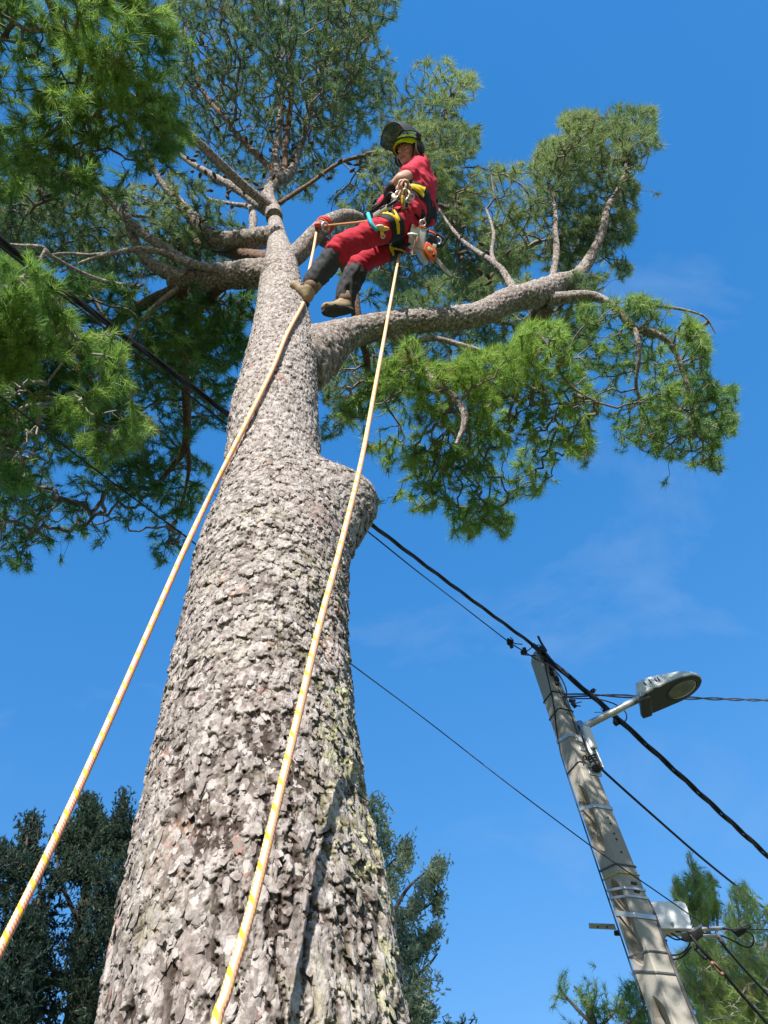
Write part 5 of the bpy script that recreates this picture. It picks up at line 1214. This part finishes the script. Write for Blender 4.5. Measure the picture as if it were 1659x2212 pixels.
# boots
def boot(heel, toe, shaft0, shaft1, solev, leath, lab):
    fwd = (toe - heel) / np.linalg.norm(toe - heel); so_ = solev - fwd * (solev @ fwd); so_ /= np.linalg.norm(so_); sd = np.cross(fwd, so_)
    L = np.linalg.norm(toe - heel)
    b = MB(); b.add(*capsule(heel, .040, heel * .45 + toe * .55, .044)); b.add(*capsule(heel * .45 + toe * .55, .044, toe, .037)); b.add(*capsule(toe + sd * .012, .032, heel * .5 + toe * .5, .040)); b.add(*capsule(shaft0, .056, shaft1, .050)); b.add(*capsule(shaft1, .050, heel, .043)); b.add(*capsule(shaft1, .045, heel * .5 + toe * .5 - so_ * .01, .038))
    o = link('boot', fuse(b, .007, 3), leath, person); o['label'] = lab
    n = 26; out_ = []
    for k in range(n):
        a = 2 * np.pi * k / n; x = math.cos(a); y = math.sin(a)
        w = .040 + .012 * (x > 0) * (1 - abs(x)) + .004 * x; out_.append((L / 2 + .044) * x * fwd + w * y * sd)
    out_ = np.array(out_); c = (heel + toe) / 2
    sec = [c + out_ * .97 + so_ * .026, c + out_ * 1.04 + so_ * .034, c + out_ * 1.04 + so_ * .052, c + out_ * .95 + so_ * .056]
    V, fs = loft(sec); bm = bmesh.new(); vs = [bm.verts.new(v) for v in V]
    for f in fs:
        for q in f: bm.faces.new([vs[i] for i in q])
    s = MB().add(*from_bm(bm)).link('sole', SOLE, None); s.parent = o
    ck = MB().add(*ball(shaft0 * .4 + shaft1 * .6, .058, seg=16, rings=10)).link('ankle_cuff', LEATHD, None); ck.parent = o
    lc = MB()
    for k in range(4):
        p = (shaft1 * (1 - k / 4) + (heel * .35 + toe * .65) * (k / 4)) - so_ * (.040) + fwd * .01
        V, fs = curve([p + sd * .03 + so_ * .012, p - so_ * .008, p - sd * .03 + so_ * .012], 8, .004); lc.add(V, fs)
    l_ = lc.link('laces', LEATHD, None); l_.parent = o
    return o
boot(P(664, 641, 5.33), P(637, 617, 5.36), P(679, 612, 5.37), P(668, 626, 5.34), -.75 * AX - .55 * AY - .45 * AZ, LEATH, 'pale tan work boot braced against the trunk')
boot(P(747, 662, 5.60), P(704, 665, 5.53), P(745, 640, 5.64), P(746, 653, 5.62), -.1 * AX - .72 * AY + .55 * AZ, LEATH, 'tan work boot hanging free, dark sole turned to the viewer')
# gloves: palm, four fingers of unequal length and a thumb, closed round what they hold
def glove(wr, hand, grip, elbow, up_, lab):
    d_ = (hand - wr) / np.linalg.norm(hand - wr); g_ = grip / np.linalg.norm(grip); nrm = np.cross(d_, g_); nrm /= np.linalg.norm(nrm); g_ = np.cross(nrm, d_)
    b = MB(); b.add(*capsule(elbow * .22 + wr * .78, .052, wr, .045)); b.add(*capsule(wr, .040, hand - d_ * .02, .036)); b.add(*capsule(hand + g_ * .028, .023, hand - g_ * .028, .022))
    for k, (o_, l_) in enumerate(((.034, .85), (.012, 1.0), (-.011, .93), (-.033, .72))):
        p0 = hand + g_ * o_ + d_ * .01; p1 = p0 + d_ * .042 * l_ + nrm * .014; p2 = p1 + d_ * .006 + nrm * .034 * l_; p3 = p2 - d_ * .026 * l_ + nrm * .008
        b.add(*capsule(p0, .0115, p1, .011, 8)); b.add(*capsule(p1, .011, p2, .010, 8)); b.add(*capsule(p2, .010, p3, .009, 8))
    q0 = hand - d_ * .035 + g_ * .034; q1 = q0 + g_ * .026 + nrm * .02 + d_ * .012; q2 = q1 + d_ * .022 + nrm * .022 - g_ * .012
    b.add(*capsule(q0, .015, q1, .013, 8)); b.add(*capsule(q1, .013, q2, .011, 8))
    o = link('glove', fuse(b, .005, 2), GLOVE, person); o['label'] = lab
    return o
HDl = P(836, 421, 5.82); HDr = P(823, 446, 5.94)
glove(WRl, HDl, AY + .3 * AX, ELl, AZ, 'black glove with long black cuff on the near arm')
glove(WRr, HDr, AY - .3 * AX, ELr, AZ, 'black and red glove of the far hand')
V, fs = curve([P(843, 398, 5.73), P(836, 404, 5.75), P(832, 411, 5.77)], 10, .012); MB().add(V, fs).link('cuff_patch', REDC, person)
V, fs = tube(np.array([P(818, 446, 5.9), P(822, 434, 5.92), P(828, 424, 5.96)]), [.018, .022, .016], 10); MB().add(V, fs).link('cuff_patch', REDC, person)
# helmet
hm = MB(); nA, nT = 40, 14
def dome(rs, rf, ru, drop):
    V = []
    for i in range(nT):
        for j in range(nA):
            a = 2 * np.pi * j / nA; t = (i + .6) / (nT - .4) * (np.pi / 2 + drop + .10 * math.cos(a) * -1)
            V.append(hl(rs * math.sin(t) * math.sin(a), -.014 + rf * math.sin(t) * math.cos(a), .045 + ru * math.cos(t)))
    return V
Vo = dome(.104, .126, .100, .22); Vi = dome(.097, .118, .092, .20)
hm.add(Vo, [grid_faces(nT, nA), np.arange(nA)[None, ::-1]]); hm.add(Vi, [grid_faces(nT, nA)[:, ::-1]])
rim = np.array([[(nT - 1) * nA + j, (nT - 1) * nA + (j + 1) % nA, nT * nA + (nT - 1) * nA + (j + 1) % nA, nT * nA + (nT - 1) * nA + j] for j in range(nA)])
hm.F.setdefault(4, []).append(rim)
helmet = hm.link('helmet', LIME, person)
pk_ = []
for k in range(17):
    a = math.radians(-62 + 124 * k / 16); t = np.pi / 2 + .22 - .10 * math.cos(a)
    for e in (0, 1): pk_.append(hl((.104 + .000 * e) * math.sin(t) * math.sin(a), -.014 + .126 * math.sin(t) * math.cos(a) + e * .030 * math.cos(a * 1.4), .045 + .100 * math.cos(t) - e * .012))
hp = MB().add(pk_, [np.array([[2 * k, 2 * k + 1, 2 * k + 3, 2 * k + 2] for k in range(16)])]).link('peak', LIME, None); hp.parent = helmet
V, fs = curve([hl(.10 * math.sin(a), -.014 + .128 * math.cos(a), .068 + .0 * a) for a in np.linspace(-1.7, 1.7, 9)], 40, .006); hb = MB().add(V, fs).link('visor_band', GLOVE, None); hb.parent = helmet
# helmet vents and small dark print on the front
for k, (a, t) in enumerate(((-.8, .75), (.8, .75), (-.35, .55), (.35, .55))):
    c = hl(.106 * math.sin(t) * math.sin(a), -.014 + .128 * math.sin(t) * math.cos(a), .045 + .102 * math.cos(t)); o_ = c - hl(0, 0, .0); o_ /= np.linalg.norm(o_)
    s_ = np.cross(o_, U_); s_ /= np.linalg.norm(s_); v = MB().add(*box(c, s_ * .006, np.cross(s_, o_) * .022, o_ * .003, .3)).link('helmet_vent', DARKM, None); v.parent = helmet
for k in range(4):
    a = -.32 - .085 * k; t = 1.30; c = hl(.1052 * math.sin(t) * math.sin(a), -.014 + .1272 * math.sin(t) * math.cos(a), .045 + .101 * math.cos(t)); o_ = c - hl(0, -.014, .045); o_ /= np.linalg.norm(o_); s_ = np.cross(o_, U_); s_ /= np.linalg.norm(s_)
    v = MB().add(*box(c, s_ * .0032 + U_ * .001, np.cross(s_, o_) * (.0055 + .0015 * (k % 2)), o_ * .0012)).link('print_mark', DARKM, None); v.parent = helmet
def rot_f(f, u, th_): return f * math.cos(th_) - u * math.sin(th_), f * math.sin(th_) + u * math.cos(th_)
vis = []; nv, mv = 9, 19; tv = math.radians(82)
for i in range(nv):
    for j in range(mv):
        a = math.radians(-74 + 148 * j / (mv - 1)); hgt = -.185 * i / (nv - 1); rr2 = .150 + .018 * math.sin(np.pi * i / (nv - 1)); sx = rr2 * .93 * math.sin(a) * (1 - .12 * (i / (nv - 1)) ** 2)
        f, u2_ = rot_f(rr2 * math.cos(a) - .01, hgt + .01, tv); vis.append(hl(sx, f, .05 + u2_))
vo = MB().add(vis, [grid_faces(nv, mv, False)]).link('visor', VIS, person)
edge_ = [vis[j] for j in range(mv)]; bo = [vis[(nv - 1) * mv + j] for j in range(mv)]; le = [vis[i * mv] for i in range(nv)]; ri = [vis[i * mv + mv - 1] for i in range(nv)]
for k, ed in enumerate((edge_, bo, le, ri)):
    f_ = MB().add(*curve(ed, 40, .007 if k == 0 else .0045)).link('visor_frame', GLOVE, None); f_.parent = vo
for s_ in (-1, 1):
    c = hl(s_ * .112, -.02, .0); ear = MB().add(*ball(c, (.026, .040, .052), HB, 16, 10)).link('ear_defender', GLOVE, person)
    e2 = MB().add(*ball(c - SD * s_ * .018, (.018, .043, .056), HB, 16, 10)).link('cushion', mat('ear_cushion', (0.30, 0.34, 0.34), 0.5), None); e2.parent = ear
    e3 = MB().add(*curve([c + U_ * .04, hl(s_ * .128, -.015, .06), hl(s_ * .112, -.01, .10)], 14, .0075)).link('arm', LIME if s_ == 1 else GLOVE, None); e3.parent = ear
    e4 = MB().add(*box(hl(s_ * .122, .0, .075), SD * .012, FW * .020, U_ * .026, .3)).link('hinge', GLOVE, None); e4.parent = ear
for s_ in (-1, 1):
    V, fs = curve([hl(s_ * .082, .03, .05), hl(s_ * .078, .028, -.02), hl(s_ * .052, .035, -.09), hl(0, .045, -.125)], 24, .006); MB().add(V, fs).link('chin_strap', NAVY, person)

# harness: bands wrapped on the clothes
cloth = bvh_of(shm, trm)
def hug(c, axis, w, a, off, ref):
    axis = axis / np.linalg.norm(axis); u_ = ref - axis * (ref @ axis); u_ /= np.linalg.norm(u_); v_ = np.cross(axis, u_)
    d_ = u_ * math.cos(a) + v_ * math.sin(a); o_ = c + axis * w
    best = None; st = o_ + d_ * .26
    hit = cloth.ray_cast(Vector(st), Vector(-d_), .26)
    if hit[0] is not None: return np.array(hit[0]) + d_ * off
    return o_ + d_ * (.10 + off)
def band(name, c, axis, w0, w1, m, parent, a0=-math.pi, a1=math.pi, off=.010, n=44, rows_=5, shape=None):
    axis = np.asarray(axis, float); outer = []; G = []
    for i in range(n + 1):
        a = a0 + (a1 - a0) * i / n
        lo, hi_ = (w0, w1) if shape is None else shape(i / n)
        for k in range(rows_):
            w = lo + (hi_ - lo) * k / (rows_ - 1); G.append(hug(c, axis, w, a, off + (.0 if 0 < k < rows_ - 1 else -.006), AZ))
    G = np.array(G).reshape(n + 1, rows_, 3)
    for _ in range(2): G[1:-1] = (G[:-2] + 2 * G[1:-1] + G[2:]) / 4
    return MB().add(G.reshape(-1, 3), [grid_faces(n + 1, rows_, False)]).link(name, m, parent)
torso_ax = CH - HIPc; WC = P(898, 446, 5.83)
harn = link('waist_belt', None, None, person) if False else band('waist_belt', P(897, 447, 5.84), torso_ax, -.062, .058, NAVY, person, off=.014, n=60)
Y1 = lambda t: (-.055 + .03 * t, .05 - .012 * t) if t > .55 else (-.012 - .0 * t - .02 * math.sin(t * 3), .022 + .02 * math.sin(t * 3))
ys = band('belt_stripe', P(897, 447, 5.84), torso_ax, 0, 0, YELW, None, -.9, .25, .021, 24, 4, lambda t: (-.050 + .045 * t, -.012 + .06 * t)); ys.parent = harn
ys = band('belt_stripe', P(897, 447, 5.84), torso_ax, 0, 0, YELW, None, -.35, .3, .022, 16, 4, lambda t: (-.015 - .035 * t, .018 - .028 * t)); ys.parent = harn
th1 = H1 - K1; LC1 = H1 * .66 + K1 * .34 
leg1 = band('leg_loop', P(834, 484, 5.62), th1, -.055, .065, NAVY, person, off=.012)
for a0, a1, sh_ in ((-1.5, .35, lambda t: (-.055 + .05 * t, -.030 + .05 * t)), (-.6, .45, lambda t: (.055 - .06 * t, .065 - .035 * t)), (-1.6, -.5, lambda t: (.02 - .02 * t, .05 - .03 * t)), (.3, 1.1, lambda t: (-.012, .014))):
    y = band('leg_stripe', P(834, 484, 5.62), th1, 0, 0, YELW, None, a0, a1, .019, 18, 4, sh_); y.parent = leg1
th2 = H2 - K2
leg2 = band('leg_loop', P(845, 531, 5.79), th2, -.060, .055, NAVY, person, off=.012)
for a0, a1, sh_ in ((-1.2, .9, lambda t: (-.058 + .002 * t, -.030 + .002 * t)), (.55, 1.2, lambda t: (-.05 + .08 * t, -.02 + .075 * t)), (.6, 1.25, lambda t: (-.05 - .0 * t, -.030))):
    y = band('leg_stripe', P(845, 531, 5.79), th2, 0, 0, YELW, None, a0, a1, .019, 18, 4, sh_); y.parent = leg2
def webbing(pts, r=.011, nm='strap', m=NAVY):
    V, fs = curve(pts, 30, r, 6); MB().add(V, fs).link(nm, m, person)
webbing([P(848, 465, 5.52), P(868, 450, 5.62), P(884, 447, 5.66), P(900, 440, 5.68)])
webbing([P(866, 535, 5.62), P(884, 527, 5.62), P(900, 520, 5.66), P(916, 490, 5.74), P(914, 466, 5.74)])
webbing([P(896, 462, 5.66), P(905, 472, 5.7), P(908, 486, 5.72)])
MB().add(*slab([(871, 457), (878, 454), (881, 461), (874, 464)], 5.60, 5.61, .002)).link('label_tab', WHITE, person)
MB().add(*tube(np.array([P(908, 455, 5.70), P(914, 474, 5.72)]), .03, 8)).link('hip_pad', NAVY, person)

# ------------------------------------------------------------------ gear hanging from the harness
ORANGE = mat('saw_orange_plastic', (0.72, 0.13, 0.03), 0.4)
SAWG = mat('saw_grey_plastic', (0.56, 0.56, 0.54), 0.42, noise=[(8, (0.46, 0.46, 0.44), 0.5)])
SAWD = mat('saw_dark_plastic', (0.03, 0.032, 0.036), 0.5)
BAR = mat('guide_bar_steel', (0.42, 0.42, 0.40), 0.35, 0.6, noise=[(25, (0.28, 0.27, 0.25), 0.6)])
CHAIN = mat('saw_chain', (0.06, 0.055, 0.05), 0.45, 0.6)
TAN = mat('tan_cord', (0.48, 0.33, 0.22), 0.75); PINKC = mat('pink_cord', (0.55, 0.26, 0.20), 0.75)
CYAN = mat('cyan_sling', (0.02, 0.48, 0.62), 0.6); PULY = mat('yellow_pulley', (0.72, 0.52, 0.10), 0.4); CREAM = mat('cream_plastic', (0.72, 0.64, 0.46), 0.45)
saw = thing('chainsaw', 'small grey and orange chainsaw hanging bar down from the back of the harness', 'chainsaw', P(905, 505, 5.6))
D = 5.60
MB().add(*slab([(889, 484), (894, 482), (897, 488), (901, 491), (905, 487), (914, 491), (922, 494), (921, 505), (918, 522), (915, 541), (905, 536), (891, 528), (882, 522), (884, 505)], D, D + .13, .010)).link('housing', SAWG, saw)
MB().add(*slab([(897, 531), (915, 540), (921, 556), (926, 562), (918, 564), (908, 553)], D + .01, D + .12, .008)).link('lower_housing', SAWG, saw)
MB().add(*slab([(893, 484), (900, 488), (899, 492), (894, 491)], D - .006, D + .03, .003)).link('filler_cap', ORANGE, saw)
MB().add(*slab([(904, 485), (921, 491), (920, 494), (908, 491)], D - .004, D + .10, .003)).link('top_strip', ORANGE, saw)
cov = MB().add(*slab([(920, 521), (929, 525), (944, 543), (945, 549), (941, 558), (936, 563), (929, 560), (919, 546), (915, 540)], D - .020, D + .055, .008)).link('sprocket_cover', ORANGE, saw)
for nm, pts in (('cover_mark', [(926, 532), (930, 534), (931, 541), (927, 543), (923, 537)]), ('cover_mark', [(931, 535), (934, 537), (935, 542), (932, 542)])):
    o = MB().add(*slab(pts, D - .0225, D - .018, .001)).link(nm, CREAM, None); o.parent = cov
o = MB().add(*tube(np.array([P(937, 551, D - .028), P(937, 551, D)]), .011, 10)).link('bar_nut', SAWD, None); o.parent = cov
bar_pts = [(935, 559), (941, 552), (950, 562), (962, 577), (974, 590), (978, 595), (977, 599), (972, 598), (960, 588), (947, 573)]
bo_ = MB().add(*slab(bar_pts, D + .005, D + .016, .001)).link('guide_bar', BAR, saw)
bp_ = [(p[0], p[1]) for p in bar_pts]
C = np.array([P(x, y, D + .0105) for x, y in (bp_[2:] + bp_[:1])]); MB().add(*tube(catmull(C, np.zeros(len(C)), 40)[0], .0055, 5)).link('chain', CHAIN, saw)
for k in range(5):                                           # dark lettering on the bar
    x, y = 956 + 2.0 * k, 571.5 + 2.35 * k
    o = MB().add(*slab([(x - 1.6, y + .3), (x + .0, y - 1.7), (x + 1.0, y - .6), (x - .6, y + 1.3)], D + .0035, D + .0055, 0)).link('bar_letter', SAWD, None); o.parent = bo_
MB().add(*slab([(926, 504), (934, 507), (946, 514), (945, 526), (938, 530), (930, 520), (924, 516)], D + .05, D + .15, .010)).link('engine_block', SAWD, saw)
MB().add(*slab([(935, 524), (944, 528), (941, 540), (934, 533)], D + .05, D + .13, .006)).link('muffler', SAWG, saw)
V, fs = curve([P(922, 498, D + .06), P(932, 500, D + .07), P(946, 508, D + .08), P(957, 515, D + .08), P(959, 524, D + .08), P(953, 531, D + .08), P(942, 532, D + .08)], 40, .014, 8); MB().add(V, fs).link('handle', SAWD, saw)
V, fs = curve([P(927, 500, D + .05), P(936, 504, D + .05), P(941, 508, D + .06)], 14, .010); MB().add(V, fs).link('throttle_trigger', ORANGE, saw)
V, fs = curve([P(945, 512, D + .07), P(952, 518, D + .07), P(951, 526, D + .07), P(945, 528, D + .07)], 20, .008); MB().add(V, fs).link('handle_wire', STEEL, saw)
V, fs = tube(np.array([P(881, 506, D - .03), P(890, 506, D - .035), P(902, 507, D - .03)]), [.008, .012, .006], 10); MB().add(V, fs).link('cleat', WHITE, saw)
V, fs = curve([P(893, 509, D - .02), P(896, 516, D - .03), P(895, 530, D - .03), P(892, 540, D - .02), P(891, 552, D - .02)], 30, .009); MB().add(V, fs).link('lanyard_tail', TAN, saw)
V, fs = curve([P(897, 508, D - .02), P(901, 514, D - .03), P(900, 522, D - .03), P(896, 534, D - .02), P(894, 544, D - .02)], 30, .009); MB().add(V, fs).link('lanyard_tail', PINKC, saw)
V, fs = curve([P(911, 489, D + .05), P(913, 478, D + .06), P(917, 472, D + .09), P(918, 464, D + .12)], 20, .008); MB().add(V, fs).link('hook_strop', TAN, saw)
ring(P(913, 482, D + .05), AZ + .3 * AX, .022, .006, STEEL, 'snap_hook', saw)

bun = thing('rope_bundle', 'tangle of tan and pink cord with small clips at the front of the harness', 'rope bundle', P(874, 420, 5.6))
for k in range(11):
    c = P(872 + 13 * math.cos(k * 2.4) * .55, 413 + 11 * math.sin(k * 2.4), 5.60 + .02 * math.sin(k * 1.7)); q = [c + AX * a * .028 * (1 if k % 2 else -1) + AY * b_ * .034 + AZ * e * .02 for a, b_, e in ((-1, -.6, 0), (-.6, .9, 1), (.4, 1, .5), (1, -.1, 1.2), (.2, -1, .4), (-.8, -.4, -.2))]
    V, fs = curve(q, 26, .0085); MB().add(V, fs).link('cord_loop', (PINKC, TAN, PINKC, CREAM)[k % 4], bun)
for k in range(4):
    x = 868 + 4.5 * k; V, fs = curve([P(x, 422, 5.58), P(x + 2 * math.sin(k), 434, 5.57), P(x + 3 - k, 446, 5.58), P(x - 1, 454 - 2 * k, 5.6)], 16, .0065); MB().add(V, fs).link('cord_tail', (TAN, CREAM, PINKC, TAN)[k], bun)
for x, y in ((861, 418), (863, 428), (884, 432), (888, 426)): ring(P(x, y, 5.57), AZ + AX * .5, .018, .0055, STEEL, 'snap_hook', bun, 1.5)
MB().add(*box(P(869, 432, 5.56), AX * .008, AY * .03, AZ * .006, .3)).link('clip_body', YELW, bun); MB().add(*box(P(878, 441, 5.57), AX * .010, AY * .02, AZ * .006, .3)).link('clip_body', NAVY, bun)

pul = thing('pulley', 'yellow pulley on a bright cyan sling lying on the thigh', 'pulley', P(822, 494, 5.46))
MB().add(*ball(P(824, 494, 5.46), (.058, .016, .03), R.T, 20, 10)).link('cheek', PULY, pul)
MB().add(*ball(P(821, 489, 5.44), (.030, .012, .02), R.T, 14, 8)).link('sheave', CREAM, pul)
MB().add(*box(P(825, 502, 5.46), AX * .012, AY * .026, AZ * .010, .3)).link('swivel', PULY, pul)
V, fs = curve([P(795, 462, 5.50), P(798, 472, 5.46), P(802, 483, 5.44), P(808, 492, 5.44), P(815, 498, 5.45)], 24, .016); MB().add(V, fs).link('sling', CYAN, pul)
ring(P(827, 510, 5.46), AZ, .014, .005, STEEL, 'shackle', pul)

hs_ = thing('hand_saw', 'pruning saw with tan grip in a pale grey scabbard across the lap', 'hand saw', P(835, 452, 5.6))
MB().add(*slab([(806, 461), (836, 441), (842, 444), (838, 452), (815, 468), (806, 470)], 5.56, 5.575, .002)).link('scabbard', SAWG, hs_)
MB().add(*tube(np.array([P(836, 446, 5.55), P(852, 436, 5.56), P(866, 427, 5.58)]), [.010, .014, .012], 8)).link('scabbard_neck', SAWD, hs_)
MB().add(*tube(np.array([P(849, 421, 5.60), P(853, 428, 5.59), P(857, 436, 5.58)]), [.014, .018, .013], 10)).link('grip', CREAM, hs_)
V, fs = tube(np.array([P(820, 452, 5.55), P(832, 444, 5.55)]), .007, 6); MB().add(V, fs).link('buckle', SAWD, hs_)
hl_ = thing('lanyard', 'black wire core lanyard curving from the grip down past the far hand', 'lanyard', P(820, 446, 5.7))
V, fs = curve([P(850, 420, 5.62), P(843, 418, 5.64), P(836, 424, 5.66), P(826, 438, 5.7), P(812, 450, 5.74), P(796, 460, 5.8), P(790, 466, 5.86)], 50, .0125, 8); MB().add(V, fs).link('hose', BLACK, hl_)
ring(P(792, 463, 5.84), AZ, .02, .006, SAWD, 'hook', hl_)
